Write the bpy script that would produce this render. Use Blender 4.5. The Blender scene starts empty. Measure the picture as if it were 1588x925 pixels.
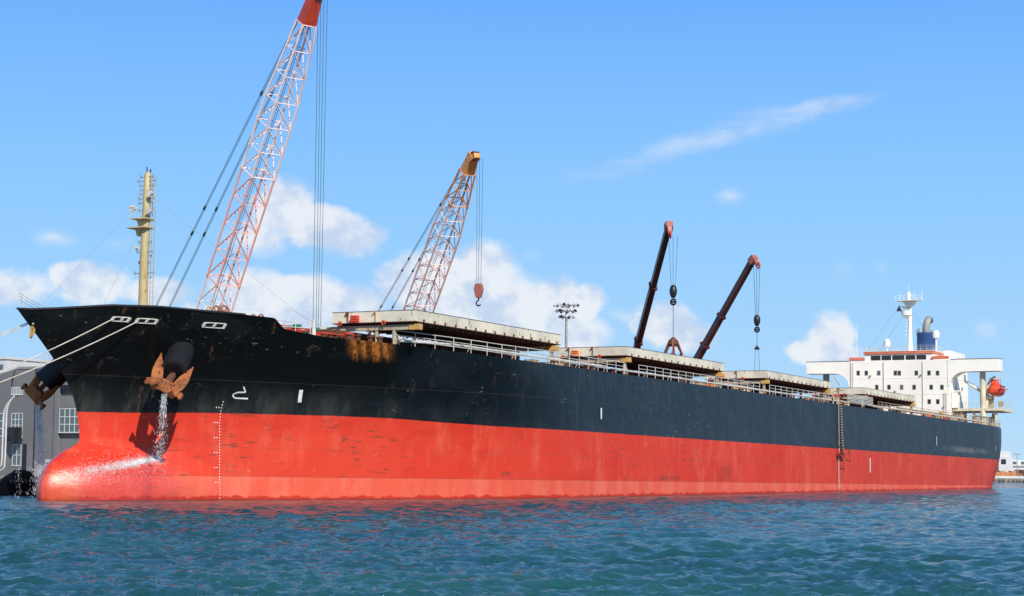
import bpy, bmesh, math, random
import numpy as np
from mathutils import Vector, Matrix
random.seed(7)
RNG = np.random.RandomState(5)
sc = bpy.context.scene
col = sc.collection
R = math.radians

# ------------------------------------------------------------------ frames
# ship frame: s runs aft from the bow, y runs away from the camera side, z up from the waterline
HEAD, TRIM = R(26.853), R(0.349)
SH, CH, ST_, CT = math.sin(HEAD), math.cos(HEAD), math.sin(TRIM), math.cos(TRIM)
ORG = Vector((-26.228, 123.827, 0))
SHIP = Matrix(((SH*CT, -CH, SH*ST_, ORG.x), (CH*CT, SH, CH*ST_, ORG.y), (-ST_, 0, CT, 0), (0, 0, 0, 1)))
LAND = Matrix(((SH, -CH, 0, ORG.x), (CH, SH, 0, ORG.y), (0, 0, 1, 0), (0, 0, 0, 1)))
FREE = Matrix.Identity(4)

# ------------------------------------------------------------------ node helpers
def new_mat(name):
    m = bpy.data.materials.new(name); m.use_nodes = True
    nt = m.node_tree; b = nt.nodes['Principled BSDF']
    return m, nt, b
class NT:
    def __init__(s, nt): s.nt = nt
    def n(s, typ, ins=None, **kw):
        nd = s.nt.nodes.new(typ)
        for k, v in kw.items(): setattr(nd, k, v)
        for k, v in (ins or {}).items():
            if isinstance(v, bpy.types.NodeSocket): s.nt.links.new(v, nd.inputs[k])
            else: nd.inputs[k].default_value = v
        return nd
    def m(s, op, a, b=None, c=None, clamp=False):
        i = {0: a}
        if b is not None: i[1] = b
        if c is not None: i[2] = c
        nd = s.n('ShaderNodeMath', i, operation=op, use_clamp=clamp); return nd.outputs[0]
    def rng(s, v, a, b, c=0.0, d=1.0, smooth=True):
        nd = s.n('ShaderNodeMapRange', {0: v, 1: a, 2: b, 3: c, 4: d})
        nd.interpolation_type = 'SMOOTHSTEP' if smooth else 'LINEAR'; nd.clamp = True
        return nd.outputs[0]
    def mix(s, f, a, b):
        nd = s.n('ShaderNodeMix', data_type='RGBA')
        for i, v in ((0, f), (6, a), (7, b)):
            if isinstance(v, bpy.types.NodeSocket): s.nt.links.new(v, nd.inputs[i])
            else: nd.inputs[i].default_value = v if i == 0 else (*v, 1) if len(v) == 3 else v
        return nd.outputs[2]
    def noise(s, vec, scale, detail=4, rough=0.55, sx=(1, 1, 1), off=(0, 0, 0)):
        mp = s.n('ShaderNodeMapping', {0: vec, 1: off, 3: sx})
        return s.n('ShaderNodeTexNoise', {'Vector': mp.outputs[0], 'Scale': scale, 'Detail': detail, 'Roughness': rough}).outputs[0]
    def bump(s, h, strength, dist):
        return s.n('ShaderNodeBump', {'Height': h, 'Strength': strength, 'Distance': dist}).outputs[0]
    def link(s, a, b): s.nt.links.new(a, b)

def paint(name, base, rough=0.5, dirt=(0.10, 0.045, 0.02), amount=0.25, scale=1.5, metal=0.0, streak=True, var=0.12):
    """weathered paint: base colour, slow tone changes, rust freckles and runs"""
    m, nt, b = new_mat(name); N = NT(nt)
    tc = N.n('ShaderNodeTexCoord').outputs['Object']
    slow = N.noise(tc, 0.35*scale, 3)
    dark = tuple(c*(1-var*2) for c in base)
    c0 = N.mix(N.rng(slow, 0.35, 0.65), dark, base)
    f = N.noise(tc, 2.2*scale, 8, 0.68, (1, 1, 0.35 if streak else 1), (3, 7, 1))
    fr = N.rng(f, 0.72-amount*0.45, 0.80-amount*0.45)
    c1 = N.mix(fr, c0, dirt)
    N.link(c1, b.inputs['Base Color'])
    N.link(N.rng(f, 0.3, 0.8, rough-0.08, rough+0.2, False), b.inputs['Roughness'])
    b.inputs['Metallic'].default_value = metal
    N.link(N.bump(f, 0.15, 0.02), b.inputs['Normal'])
    return m
M = {}
M['cream'] = paint('cream_hatch_paint', (0.74, 0.68, 0.53), 0.5, (0.26, 0.11, 0.045), 0.30, 1.3)
M['beige'] = paint('beige_deck_paint', (0.52, 0.42, 0.28), 0.55, (0.24, 0.09, 0.03), 0.40, 2.5)
M['white'] = paint('white_house_paint', (0.93, 0.90, 0.80), 0.45, (0.5, 0.36, 0.22), 0.14, 0.9, var=0.04)
M['railwhite'] = paint('rail_white_paint', (0.62, 0.61, 0.56), 0.5, (0.3, 0.15, 0.07), 0.2, 3)
M['mastcream'] = paint('mast_cream_paint', (0.54, 0.43, 0.21), 0.5, (0.28, 0.13, 0.05), 0.30, 1.4)
M['deckred'] = paint('deck_red_oxide', (0.24, 0.06, 0.035), 0.7, (0.08, 0.03, 0.02), 0.35, 1.2)
M['red'] = paint('bright_red_paint', (0.62, 0.06, 0.03), 0.45, (0.2, 0.05, 0.02), 0.2, 3)
M['boatorange'] = paint('lifeboat_orange_red', (0.80, 0.085, 0.03), 0.4, (0.5, 0.1, 0.05), 0.08, 2)
M['paleyellow'] = paint('pale_cream_paint', (0.74, 0.67, 0.47), 0.5, (0.4, 0.22, 0.1), 0.2, 1.5)
M['orange'] = paint('orange_paint', (0.75, 0.17, 0.03), 0.45, (0.3, 0.1, 0.03), 0.2, 3)
M['bandorange'] = paint('orange_band_paint', (0.72, 0.20, 0.11), 0.5, (0.5, 0.3, 0.2), 0.2, 2)
M['yellow'] = paint('yellow_ochre_paint', (0.60, 0.36, 0.10), 0.5, (0.25, 0.09, 0.03), 0.35, 3)
M['green'] = paint('green_winch_paint', (0.03, 0.22, 0.13), 0.5, (0.1, 0.06, 0.03), 0.25, 3)
M['rust'] = paint('anchor_rust', (0.44, 0.14, 0.040), 0.85, (0.13, 0.045, 0.022), 0.46, 2.6, streak=False, var=0.25)
M['head'] = paint('crane_head_red_brown', (0.42, 0.13, 0.10), 0.5, (0.1, 0.04, 0.03), 0.3, 2)
M['rustdark'] = paint('dark_rusty_steel', (0.14, 0.05, 0.03), 0.85, (0.04, 0.02, 0.015), 0.4, 3)
M['black'] = paint('black_steel', (0.015, 0.016, 0.02), 0.38, (0.05, 0.04, 0.035), 0.12, 2)
M['under'] = paint('cover_underside', (0.10, 0.045, 0.03), 0.8, (0.03, 0.02, 0.02), 0.3, 1)
M['blue'] = paint('funnel_blue_paint', (0.020, 0.075, 0.22), 0.45, (0.03, 0.04, 0.08), 0.15, 1.2)
M['grey'] = paint('grey_steel', (0.30, 0.30, 0.29), 0.55, (0.12, 0.08, 0.06), 0.2, 2)
M['lattwhite'] = paint('boom_white_paint', (0.90, 0.70, 0.64), 0.5, (0.75, 0.40, 0.32), 0.35, 2, var=0.03)
M['lattred'] = paint('boom_faded_red_paint', (0.86, 0.44, 0.35), 0.5, (0.6, 0.35, 0.3), 0.2, 2, var=0.04)
M['lattpink'] = paint('boom_pinkish_paint', (0.90, 0.62, 0.52), 0.5, (0.75, 0.35, 0.25), 0.3, 2, var=0.03)
M['craneyel'] = paint('crane_orange_yellow', (0.80, 0.33, 0.09), 0.5, (0.3, 0.12, 0.04), 0.3, 2)
M['boomdark'] = paint('telescopic_boom_dark', (0.022, 0.018, 0.022), 0.4, (0.07, 0.03, 0.03), 0.15, 1)
M['boommaroon'] = paint('telescopic_boom_maroon', (0.085, 0.025, 0.022), 0.4, (0.03, 0.02, 0.02), 0.25, 1)
M['wire'] = paint('steel_wire', (0.05, 0.055, 0.055), 0.5, (0.03, 0.03, 0.03), 0.1, 3)
M['wiregreen'] = paint('greased_green_wire', (0.05, 0.10, 0.095), 0.5, (0.03, 0.04, 0.04), 0.1, 3)
M['rope'] = paint('mooring_rope', (0.66, 0.62, 0.50), 0.8, (0.35, 0.3, 0.22), 0.2, 4)
M['marking'] = paint('white_hull_marking', (0.80, 0.80, 0.76), 0.5, (0.4, 0.38, 0.33), 0.15, 3)
M['concrete'] = paint('quay_concrete', (0.30, 0.28, 0.25), 0.85, (0.10, 0.09, 0.08), 0.45, 0.8)
M['build'] = paint('grey_render_wall', (0.165, 0.165, 0.172), 0.8, (0.13, 0.13, 0.13), 0.25, 0.5, var=0.08)
M['coal'] = paint('black_coal', (0.02, 0.02, 0.022), 0.8, (0.05, 0.05, 0.05), 0.3, 6, streak=False)
M['brick'] = paint('far_brick_red', (0.36, 0.15, 0.10), 0.8, (0.15, 0.1, 0.08), 0.4, 0.5)
M['farorange'] = paint('far_orange_paint', (0.62, 0.24, 0.10), 0.7, (0.3, 0.12, 0.06), 0.3, 0.5)
M['farwhite'] = paint('far_white_wall', (0.62, 0.62, 0.62), 0.7, (0.35, 0.35, 0.35), 0.2, 0.3)
M['stone'] = paint('breakwater_stone', (0.20, 0.18, 0.15), 0.9, (0.08, 0.07, 0.06), 0.5, 1.5, streak=False)
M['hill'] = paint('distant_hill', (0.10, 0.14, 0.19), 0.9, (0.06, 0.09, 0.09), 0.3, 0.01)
def simple(name, c, rough=0.5, metal=0.0, **kw):
    m, nt, b = new_mat(name); N = NT(nt)
    tc = N.n('ShaderNodeTexCoord').outputs['Object']
    f = N.noise(tc, 3, 4)
    N.link(N.mix(N.rng(f, 0.35, 0.65), tuple(x*0.8 for x in c), c), b.inputs['Base Color'])
    b.inputs['Roughness'].default_value = rough; b.inputs['Metallic'].default_value = metal
    return m
M['glass'] = simple('dark_window_glass', (0.018, 0.02, 0.022), 0.08)
M['glassblue'] = simple('pale_window_glass', (0.10, 0.14, 0.15), 0.15)
M['drop'] = simple('falling_water', (0.85, 0.88, 0.9), 0.2)  # also used for the added droplets drawing the bulb's glare
M['dome'] = simple('white_radome', (0.8, 0.8, 0.78), 0.4)

# ------------------------------------------------------------------ mesh builder (coordinates of a frame)
class MB:
    def __init__(s): s.v = []; s.f = []
    def add(s, vs, fs):
        o = len(s.v); s.v += [tuple(v) for v in vs]; s.f += [tuple(i+o for i in f) for f in fs]; return s
    def box(s, a, b):
        (x0, x1), (y0, y1), (z0, z1) = sorted((a[0], b[0])), sorted((a[1], b[1])), sorted((a[2], b[2]))
        vs = [(x0,y0,z0),(x1,y0,z0),(x1,y1,z0),(x0,y1,z0),(x0,y0,z1),(x1,y0,z1),(x1,y1,z1),(x0,y1,z1)]
        return s.add(vs, [(0,3,2,1),(4,5,6,7),(0,1,5,4),(1,2,6,5),(2,3,7,6),(3,0,4,7)])
    def frame(s, p, q):
        d = (Vector(q)-Vector(p)); L = d.length; d.normalize()
        u = Vector((0,0,1)).cross(d)
        if u.length < 1e-3: u = Vector((1,0,0))
        u.normalize(); v = d.cross(u); return d, u, v
    def bar(s, p, q, r, r2=None, n=6, caps=True):
        r2 = r if r2 is None else r2; d, u, v = s.frame(p, q); p = Vector(p); q = Vector(q)
        vs = []
        for c, rr in ((p, r), (q, r2)):
            for k in range(n):
                a = 2*math.pi*(k+0.5)/n; vs.append(c+u*math.cos(a)*rr+v*math.sin(a)*rr)
        fs = [(k, (k+1) % n, n+(k+1) % n, n+k) for k in range(n)]
        if caps: fs += [tuple(range(n-1, -1, -1)), tuple(range(n, 2*n))]
        return s.add(vs, fs)
    def beam(s, p, q, w, h, w2=None, h2=None):
        """rectangular beam, w across (horizontal), h along the other normal"""
        w2 = w if w2 is None else w2; h2 = h if h2 is None else h2
        d, u, v = s.frame(p, q); p = Vector(p); q = Vector(q); vs = []
        for c, a, b in ((p, w/2, h/2), (q, w2/2, h2/2)):
            vs += [c-u*a-v*b, c+u*a-v*b, c+u*a+v*b, c-u*a+v*b]
        return s.add(vs, [(0,3,2,1),(4,5,6,7),(0,1,5,4),(1,2,6,5),(2,3,7,6),(3,0,4,7)])
    def path(s, pts, r, n=6):
        for a, b in zip(pts[:-1], pts[1:]): s.bar(a, b, r, n=n)
        return s
    def sweep(s, pts, radii, n=20, cap=True):
        """one smooth tube through the points"""
        pts = [Vector(p) for p in pts]; u = None; base = len(s.v); vs = []
        for i, p in enumerate(pts):
            d = (pts[min(i+1, len(pts)-1)]-pts[max(i-1, 0)]).normalized()
            if u is None:
                u = Vector((0,0,1)).cross(d)
                if u.length < 1e-3: u = Vector((1,0,0))
            u = (u-d*u.dot(d)).normalized(); v = d.cross(u)
            for k in range(n):
                a = 2*math.pi*k/n; vs.append(p+(u*math.cos(a)+v*math.sin(a))*radii[i])
        fs = [(i*n+k, i*n+(k+1) % n, (i+1)*n+(k+1) % n, (i+1)*n+k) for i in range(len(pts)-1) for k in range(n)]
        if cap: fs += [tuple(range(n-1, -1, -1)), tuple((len(pts)-1)*n+k for k in range(n))]
        return s.add(vs, fs)
    def lathe(s, c, prof, n=24):
        """prof: list of (radius, z) round a vertical axis at c"""
        vs = []
        for r, z in prof:
            for k in range(n):
                a = 2*math.pi*k/n; vs.append((c[0]+r*math.cos(a), c[1]+r*math.sin(a), c[2]+z))
        fs = [(i*n+k, i*n+(k+1) % n, (i+1)*n+(k+1) % n, (i+1)*n+k) for i in range(len(prof)-1) for k in range(n)]
        fs += [tuple(range(n-1, -1, -1)), tuple((len(prof)-1)*n+k for k in range(n))]
        return s.add(vs, fs)
    def prism(s, poly, axis, a, b):
        """polygon in the plane normal to axis (0,1,2), extruded a..b"""
        n = len(poly); vs = []
        for t in (a, b):
            for p in poly:
                v = [0, 0, 0]; o = [k for k in range(3) if k != axis]; v[axis] = t; v[o[0]] = p[0]; v[o[1]] = p[1]; vs.append(v)
        fs = [tuple(range(n)), tuple(range(2*n-1, n-1, -1))] + [(k, n+k, n+(k+1) % n, (k+1) % n) for k in range(n)]
        return s.add(vs, fs)
    def ring(s, c, axis, R_, r, n=16, m=6):
        vs = []; ax = Vector(axis).normalized(); u = ax.orthogonal().normalized(); v = ax.cross(u); c = Vector(c)
        for k in range(n):
            a = 2*math.pi*k/n; d = u*math.cos(a)+v*math.sin(a)
            for j in range(m):
                b = 2*math.pi*j/m; vs.append(c+d*(R_+r*math.cos(b))+ax*r*math.sin(b))
        return s.add(vs, [(k*m+j, ((k+1) % n)*m+j, ((k+1) % n)*m+(j+1) % m, k*m+(j+1) % m) for k in range(n) for j in range(m)])

def mesh_obj(name, mb, mat, parent=None, bevel=0, smooth=False, origin=(0, 0, 0), frame=FREE):
    me = bpy.data.meshes.new(name)
    o = Vector(origin)
    vs = [tuple(Vector(v)-o) for v in mb.v]
    me.from_pydata(vs, [], mb.f)
    bm = bmesh.new(); bm.from_mesh(me); bmesh.ops.recalc_face_normals(bm, faces=bm.faces); bm.to_mesh(me); bm.free()
    me.materials.append(mat)
    ob = bpy.data.objects.new(name, me); col.objects.link(ob)
    if smooth is not False:
        for p in me.polygons: p.use_smooth = True
        ang = 40 if smooth is True else smooth
        if hasattr(me, 'set_sharp_from_angle'): me.set_sharp_from_angle(angle=R(ang))
    if bevel:
        md = ob.modifiers.new('bevel', 'BEVEL'); md.width = bevel; md.segments = 2; md.limit_method = 'ANGLE'; md.angle_limit = R(40)
    if parent is None: ob.matrix_world = frame @ Matrix.Translation(o)
    return ob
class Thing:
    """an Empty at the base; its parts are given in the coordinates of the frame"""
    def __init__(s, name, label, cat, base, frame, group=None):
        s.e = bpy.data.objects.new(name, None); col.objects.link(s.e); s.base = base
        s.e.matrix_world = frame @ Matrix.Translation(Vector(base)); s.e.empty_display_size = 0.5
        s.e['label'] = label; s.e['category'] = cat
        if group: s.e['group'] = group
    def part(s, name, mb, mat, parent=None, label=None, **kw):
        o = mesh_obj(name, mb, mat, parent=parent or s.e, origin=s.base, **kw)
        o.parent = parent or s.e
        if label: o['label'] = label
        return o
def single(name, mb, mat, label, cat, base, frame, group=None, kind=None, **kw):
    o = mesh_obj(name, mb, mat, origin=base, frame=frame, **kw)
    if kind: o['kind'] = kind
    if label: o['label'] = label
    if cat: o['category'] = cat
    if group: o['group'] = group
    return o

# ------------------------------------------------------------------ camera
cam = bpy.data.cameras.new('camera'); co = bpy.data.objects.new('camera', cam); col.objects.link(co)
cam.sensor_width = 36; cam.lens = 2900/1588*36; cam.clip_end = 30000; cam.clip_start = 0.2
co.matrix_world = Matrix.Translation((0, 0, 2.126)) @ Matrix.Rotation(R(90+5.276), 4, 'X') @ Matrix.Rotation(R(0.464), 4, 'Z')
sc.camera = co
sc.view_settings.view_transform = 'Standard'; sc.view_settings.look = 'None'
sc.view_settings.exposure = 0; sc.view_settings.gamma = 1

# ------------------------------------------------------------------ sun
SUN_EL = R(38)
sx, sy = 0.38, -0.925                    # horizontal direction towards the sun
sun = bpy.data.lights.new('sun', 'SUN'); sun.energy = 5.0; sun.angle = R(0.5); sun.color = (1.0, 0.94, 0.83)
so = bpy.data.objects.new('sun', sun); col.objects.link(so)
tosun = Vector((sx*math.cos(SUN_EL), sy*math.cos(SUN_EL), math.sin(SUN_EL)))
so.rotation_euler = tosun.to_track_quat('Z', 'Y').to_euler()

# ------------------------------------------------------------------ sky with clouds (world)
w = bpy.data.worlds.new('World'); sc.world = w; w.use_nodes = True
nt = w.node_tree; N = NT(nt); bg = nt.nodes['Background']
sky = N.n('ShaderNodeTexSky'); sky.sky_type = 'NISHITA'; sky.sun_disc = False
sky.sun_elevation = SUN_EL; sky.sun_rotation = math.atan2(sx, sy)
sky.air_density = 1.0; sky.dust_density = 0.4; sky.ozone_density = 2.0
D = N.n('ShaderNodeTexCoord').outputs['Generated']
sep = N.n('ShaderNodeSeparateXYZ', {0: D}); X, Y, Z = sep.outputs
hyp = N.m('MAXIMUM', N.m('SQRT', N.m('ADD', N.m('MULTIPLY', X, X), N.m('MULTIPLY', Y, Y))), 0.001)
az = N.m('ARCTAN2', X, Y)                # 0 = ahead of the photographer
el = N.m('DIVIDE', Z, hyp)
ramp = N.n('ShaderNodeValToRGB', {0: N.m('MULTIPLY', el, 2.5)})
cr = ramp.color_ramp
cr.elements[0].position = 0.0; cr.elements[0].color = (0.50, 0.74, 0.95, 1)
cr.elements[1].position = 1.0; cr.elements[1].color = (0.10, 0.33, 0.88, 1)
for p_, c_ in ((0.13, (0.42, 0.69, 0.98)), (0.30, (0.31, 0.62, 1.0)), (0.48, (0.225, 0.53, 1.0)), (0.64, (0.155, 0.435, 0.98))):
    e_ = cr.elements.new(p_); e_.color = (*c_, 1)
skyn = N.n('ShaderNodeMix', data_type='RGBA', blend_type='MULTIPLY'); skyn.inputs[0].default_value = 1
N.link(sky.outputs[0], skyn.inputs[6]); skyn.inputs[7].default_value = (0.11, 0.11, 0.11, 1)
up = N.rng(el, 0.30, 0.75)
base = N.mix(up, ramp.outputs[0], skyn.outputs[2])
base = N.mix(N.rng(Z, -0.25, -0.0), (0.06, 0.17, 0.24), base)
vec = N.n('ShaderNodeCombineXYZ', {0: az, 1: el, 2: 0.0}).outputs[0]
n1 = N.n('ShaderNodeTexNoise', {'Vector': vec, 'Scale': 36, 'Detail': 9, 'Roughness': 0.60})
n2 = N.n('ShaderNodeTexNoise', {'Vector': vec, 'Scale': 14, 'Detail': 3, 'Roughness': 0.5})
warp = N.n('ShaderNodeVectorMath', {0: n1.outputs['Color'], 1: (0.5, 0.5, 0.5)}, operation='SUBTRACT').outputs[0]
warp = N.n('ShaderNodeVectorMath', {0: warp, 1: (0.022, 0.013, 0)}, operation='MULTIPLY').outputs[0]
vw = N.n('ShaderNodeVectorMath', {0: vec, 1: warp}, operation='ADD').outputs[0]
CL = [(-0.1235, 0.1404, 0.0166, 0.0145, 1, 0), (-0.1024, 0.128, 0.031, 0.011, 1, -12), (-0.1353, 0.1235, 0.019, 0.0103, 0.5, 0), (-0.085, 0.1257, 0.0172, 0.0076, 0.9, 0), (-0.2646, 0.0928, 0.0259, 0.009, 0.75, 0), (-0.2231, 0.0966, 0.0214, 0.0103, 1, 0), (-0.2411, 0.1191, 0.0241, 0.0070, 0.17, 0), (-0.2466, 0.1275, 0.0069, 0.0040, 0.10, 0), (-0.2099, 0.1176, 0.0138, 0.0065, 0.16, 0), (-0.1884, 0.0924, 0.0207, 0.0076, 0.8, 0), (-0.1382, 0.0938, 0.0259, 0.0124, 1, 0), (-0.1122, 0.093, 0.0241, 0.011, 1, 0), (-0.0862, 0.089, 0.0207, 0.009, 0.85, 0), (-0.1292, 0.0783, 0.069, 0.0103, 0.8, 0), (-0.0326, 0.0999, 0.0379, 0.0179, 1, 0), (-0.0171, 0.1087, 0.0179, 0.0138, 1, 0), (-0.0604, 0.0997, 0.0155, 0.0097, 0.7, 0), (-0.0324, 0.0791, 0.0517, 0.0138, 0.8, 0), (-0.0014, 0.0897, 0.0241, 0.0138, 0.8, 0), (0.0257, 0.0879, 0.02, 0.0145, 1, 0), (0.0385, 0.09, 0.0117, 0.0103, 0.9, 0), (0.0299, 0.0744, 0.0241, 0.0103, 0.8, 0), (0.0817, 0.0782, 0.0179, 0.0124, 1, 0), (0.0938, 0.0714, 0.0155, 0.0083, 0.8, 0), (0.0714, 0.0834, 0.0097, 0.0076, 0.7, 0), (0.0662, 0.0833, 0.0172, 0.0048, 0.3, 0), (0.1699, 0.072, 0.0138, 0.0117, 1, 0), (0.1595, 0.065, 0.0138, 0.0062, 0.7, 0), (0.175, 0.0634, 0.0138, 0.0062, 0.6, 0), (0.1182, 0.147, 0.0115, 0.0080, 0.19, 0), (0.2501, 0.0758, 0.0090, 0.0080, 0.20, 0), (0.1753, 0.1051, 0.011, 0.0072, 0.15, 0), (0.1955, 0.108, 0.011, 0.0062, 0.13, 0), (0.0095, 0.1142, 0.010, 0.0072, 0.15, 0), (0.1341, 0.1855, 0.062, 0.0072, 0.27, 14), (0.0921, 0.1763, 0.066, 0.0085, 0.17, 22), (0.1656, 0.1943, 0.030, 0.0045, 0.27, 11), (0.0468, 0.1629, 0.030, 0.006, 0.13, 12)]
for k in range(26):                       # the same kind of cumulus round the rest of the horizon
    a = 0.45+k*0.21+RNG.uniform(-.05, .05)
    CL.append((a if a < math.pi else a-2*math.pi, RNG.uniform(0.06, 0.11), RNG.uniform(0.03, 0.07), RNG.uniform(0.01, 0.02), RNG.uniform(0.7, 1), 0))
dens = None
vwm = N.n('ShaderNodeSeparateXYZ', {0: vw})
cir = None
for (u, v, ru, rv, wt, rot) in CL:
    ru *= 1.25; rv *= 1.35
    if rot:
        mp = N.n('ShaderNodeMapping', {0: vw, 1: (u, v, 0), 2: (0, 0, R(rot)), 3: (ru, rv, 1)}, vector_type='TEXTURE')
    else:
        mp = N.n('ShaderNodeMapping', {0: vw, 1: (u, v, 0), 3: (ru, rv, 1)}, vector_type='TEXTURE')
    ln = N.n('ShaderNodeVectorMath', {0: mp.outputs[0]}, operation='LENGTH').outputs['Value']
    e = N.m('MULTIPLY', N.m('SUBTRACT', 1.0, ln, clamp=True), wt)
    if rot > 5:
        cir = e if cir is None else N.m('ADD', cir, e)
        continue
    dens = e if dens is None else N.m('MAXIMUM', dens, e)
tex = N.m('SUBTRACT', n1.outputs[0], 0.5)
d2 = N.m('ADD', dens, N.m('MULTIPLY', N.m('MULTIPLY', tex, 1.1), N.rng(dens, 0.0, 0.3)))
cloud = N.m('MULTIPLY', N.rng(d2, 0.0, 0.44), N.rng(dens, 0.02, 0.16))
mpc = N.n('ShaderNodeMapping', {0: vec, 2: (0, 0, R(-14)), 3: (14, 110, 1)})
nc = N.n('ShaderNodeTexNoise', {'Vector': mpc.outputs[0], 'Scale': 1.0, 'Detail': 6, 'Roughness': 0.62}).outputs[0]
cloud = N.m('MAXIMUM', cloud, N.m('MULTIPLY', N.rng(cir, 0.0, 0.32), N.rng(nc, 0.22, 0.66, 0.0, 0.46)))
# brightness: sunlit tops, bluish grey bodies; compare the noise a little further up
off = N.n('ShaderNodeVectorMath', {0: vec, 1: (0.004, 0.010, 0)}, operation='ADD').outputs[0]
n3 = N.n('ShaderNodeTexNoise', {'Vector': off, 'Scale': 38, 'Detail': 4, 'Roughness': 0.55})
relief = N.m('SUBTRACT', n2.outputs[0], N.m('MULTIPLY', N.m('SUBTRACT', n3.outputs[0], n1.outputs[0]), 1.6))
shade = N.rng(relief, 0.22, 0.66)
ccol = N.mix(shade, (0.60, 0.69, 0.86), (0.90, 0.91, 0.93))
final = N.mix(N.m('MULTIPLY', cloud, 0.84), base, ccol)
N.link(final, bg.inputs[0]); bg.inputs[1].default_value = 1.0

# ------------------------------------------------------------------ water
def build_water():
    rows = [6.0]
    while rows[-1] < 26: rows.append(rows[-1]*1.03)
    while rows[-1] < 300: rows.append(rows[-1]*1.0026)
    while rows[-1] < 600: rows.append(rows[-1]*1.01)
    while rows[-1] < 22000: rows.append(rows[-1]*1.08)
    Yr = np.array(rows)
    un_ = np.linspace(-0.36, 0.36, 640)
    side = 0.36+np.cumsum(np.geomspace(0.003, 0.6, 40))
    U = np.concatenate([-side[::-1], un_, side])
    YY, UU = np.meshgrid(Yr, U, indexing='ij'); XX = YY*UU
    Zs = np.zeros_like(XX); DX = np.zeros_like(XX); DY = np.zeros_like(XX)
    dyr = np.gradient(Yr)[:, None]*np.ones_like(XX); dxr = np.abs(np.gradient(U))[None, :]*YY
    step = np.maximum(dyr, dxr)
    rg = np.random.RandomState(11)
    for i in range(170):
        lam = 0.17*(5.0/0.17)**(rg.rand()**1.25)
        th = R(-62)+rg.normal(0, 0.62)
        k = 2*math.pi/lam; kx, ky = k*math.cos(th), k*math.sin(th)
        amp = 0.0070*min(lam, 0.9)**0.8
        ph = rg.rand()*6.283
        att = np.clip((lam/step-2.0)/2.0, 0, 1)
        far = np.clip(1.15-YY/900, 0.15, 1)
        arg = kx*XX+ky*YY+ph
        Zs += amp*att*far*np.sin(arg); c = np.cos(arg)*amp*att*far*0.9
        DX += c*kx/k; DY += c*ky/k
    for i in range(14):
        lam = rg.uniform(2.5, 9.0); th = R(-55)+rg.normal(0, 0.5); k = 2*math.pi/lam; kx, ky = k*math.cos(th), k*math.sin(th); ph = rg.rand()*6.283
        env = 0.4+0.8/(1+np.exp(-(XX-1)/5)); Zs += 0.0095*env*np.sin(kx*XX+ky*YY+ph)*np.clip((lam/step-2)/2, 0, 1)
    # gusts: the chop varies over the surface; it is roughest ahead to the right
    g = 0.85+0.3*np.sin(XX*0.11+0.7)*np.sin(YY*0.05+1.3)+0.35*np.exp(-((XX-6)/7)**2-((YY-45)/22)**2)
    # a few steeper wavelets crossing the calm harbour water
    for i in range(16):
        cx = rg.uniform(1, 14); cy = rg.uniform(33, 85); L = rg.uniform(1.2, 2.6); th = R(-68)+rg.normal(0, .25)
        a = (XX-cx)*math.cos(th)+(YY-cy)*math.sin(th); b = -(XX-cx)*math.sin(th)+(YY-cy)*math.cos(th)
        Zs += 0.085*np.exp(-(a/(L*0.8))**2-(b/(L*1.6))**2)*np.cos(2*math.pi*a/L)
    Zs *= g
    vs = np.stack([XX+DX*g, YY+DY*g, Zs], -1).reshape(-1, 3)
    n, m = XX.shape
    idx = np.arange(n*m).reshape(n, m)
    fs = np.stack([idx[:-1, :-1], idx[:-1, 1:], idx[1:, 1:], idx[1:, :-1]], -1).reshape(-1, 4)
    me = bpy.data.meshes.new('water')
    me.vertices.add(len(vs)); me.vertices.foreach_set('co', vs.ravel())
    me.loops.add(fs.size); me.loops.foreach_set('vertex_index', fs.ravel())
    me.polygons.add(len(fs)); me.polygons.foreach_set('loop_start', np.arange(0, fs.size, 4)); me.polygons.foreach_set('loop_total', np.full(len(fs), 4))
    me.polygons.foreach_set('use_smooth', np.ones(len(fs), bool))
    me.update()
    o = bpy.data.objects.new('water', me); col.objects.link(o); o['kind'] = 'structure'
    m_, nt, b = new_mat('harbour_water'); N = NT(nt)
    tc = N.n('ShaderNodeTexCoord').outputs['Object']
    f1 = N.noise(tc, 1.0, 7, 0.66, (1.9, 3.0, 1)); f2 = N.noise(tc, 1.0, 4, 0.6, (7, 10, 1)); f3 = N.noise(tc, 0.05, 3, 0.5)
    N.link(N.mix(N.rng(f3, 0.35, 0.65), (0.009, 0.058, 0.078), (0.015, 0.084, 0.092)), b.inputs['Base Color'])
    b.inputs['Roughness'].default_value = 0.05; b.inputs['IOR'].default_value = 1.333
    h = N.m('ADD', f1, N.m('MULTIPLY', f2, 0.35))
    N.link(N.bump(h, 1.0, 0.13), b.inputs['Normal'])
    me.materials.append(m_)
build_water()

# ------------------------------------------------------------------ quay and shore (land frame)
qm = MB()
qm.prism([(-140, 17.0), (330, 17.0), (330, 190), (-140, 190)], 2, -3, 1.15)
q = single('quay', qm, M['concrete'], None, None, (0, 17, 0), LAND, kind='structure')
cm = MB(); cm.box((-140, 16.92, 0.95), (330, 17.6, 1.3))
q = single('kerb', cm, M['concrete'], None, None, (0, 17, 0), LAND, kind='structure')
hm = MB()
pts = [(-900, 0)]+[(x, 24+16*math.sin(x*0.004+1)+10*math.sin(x*0.011)+5*math.sin(x*0.031)) for x in range(-850, 3300, 50)]+[(3350, 0)]
hm.prism([(a, b) for a, b in pts], 1, 3600, 3900)
single('hills', hm, M['hill'], None, None, (0, 3600, 0), FREE, kind='structure')

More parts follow.
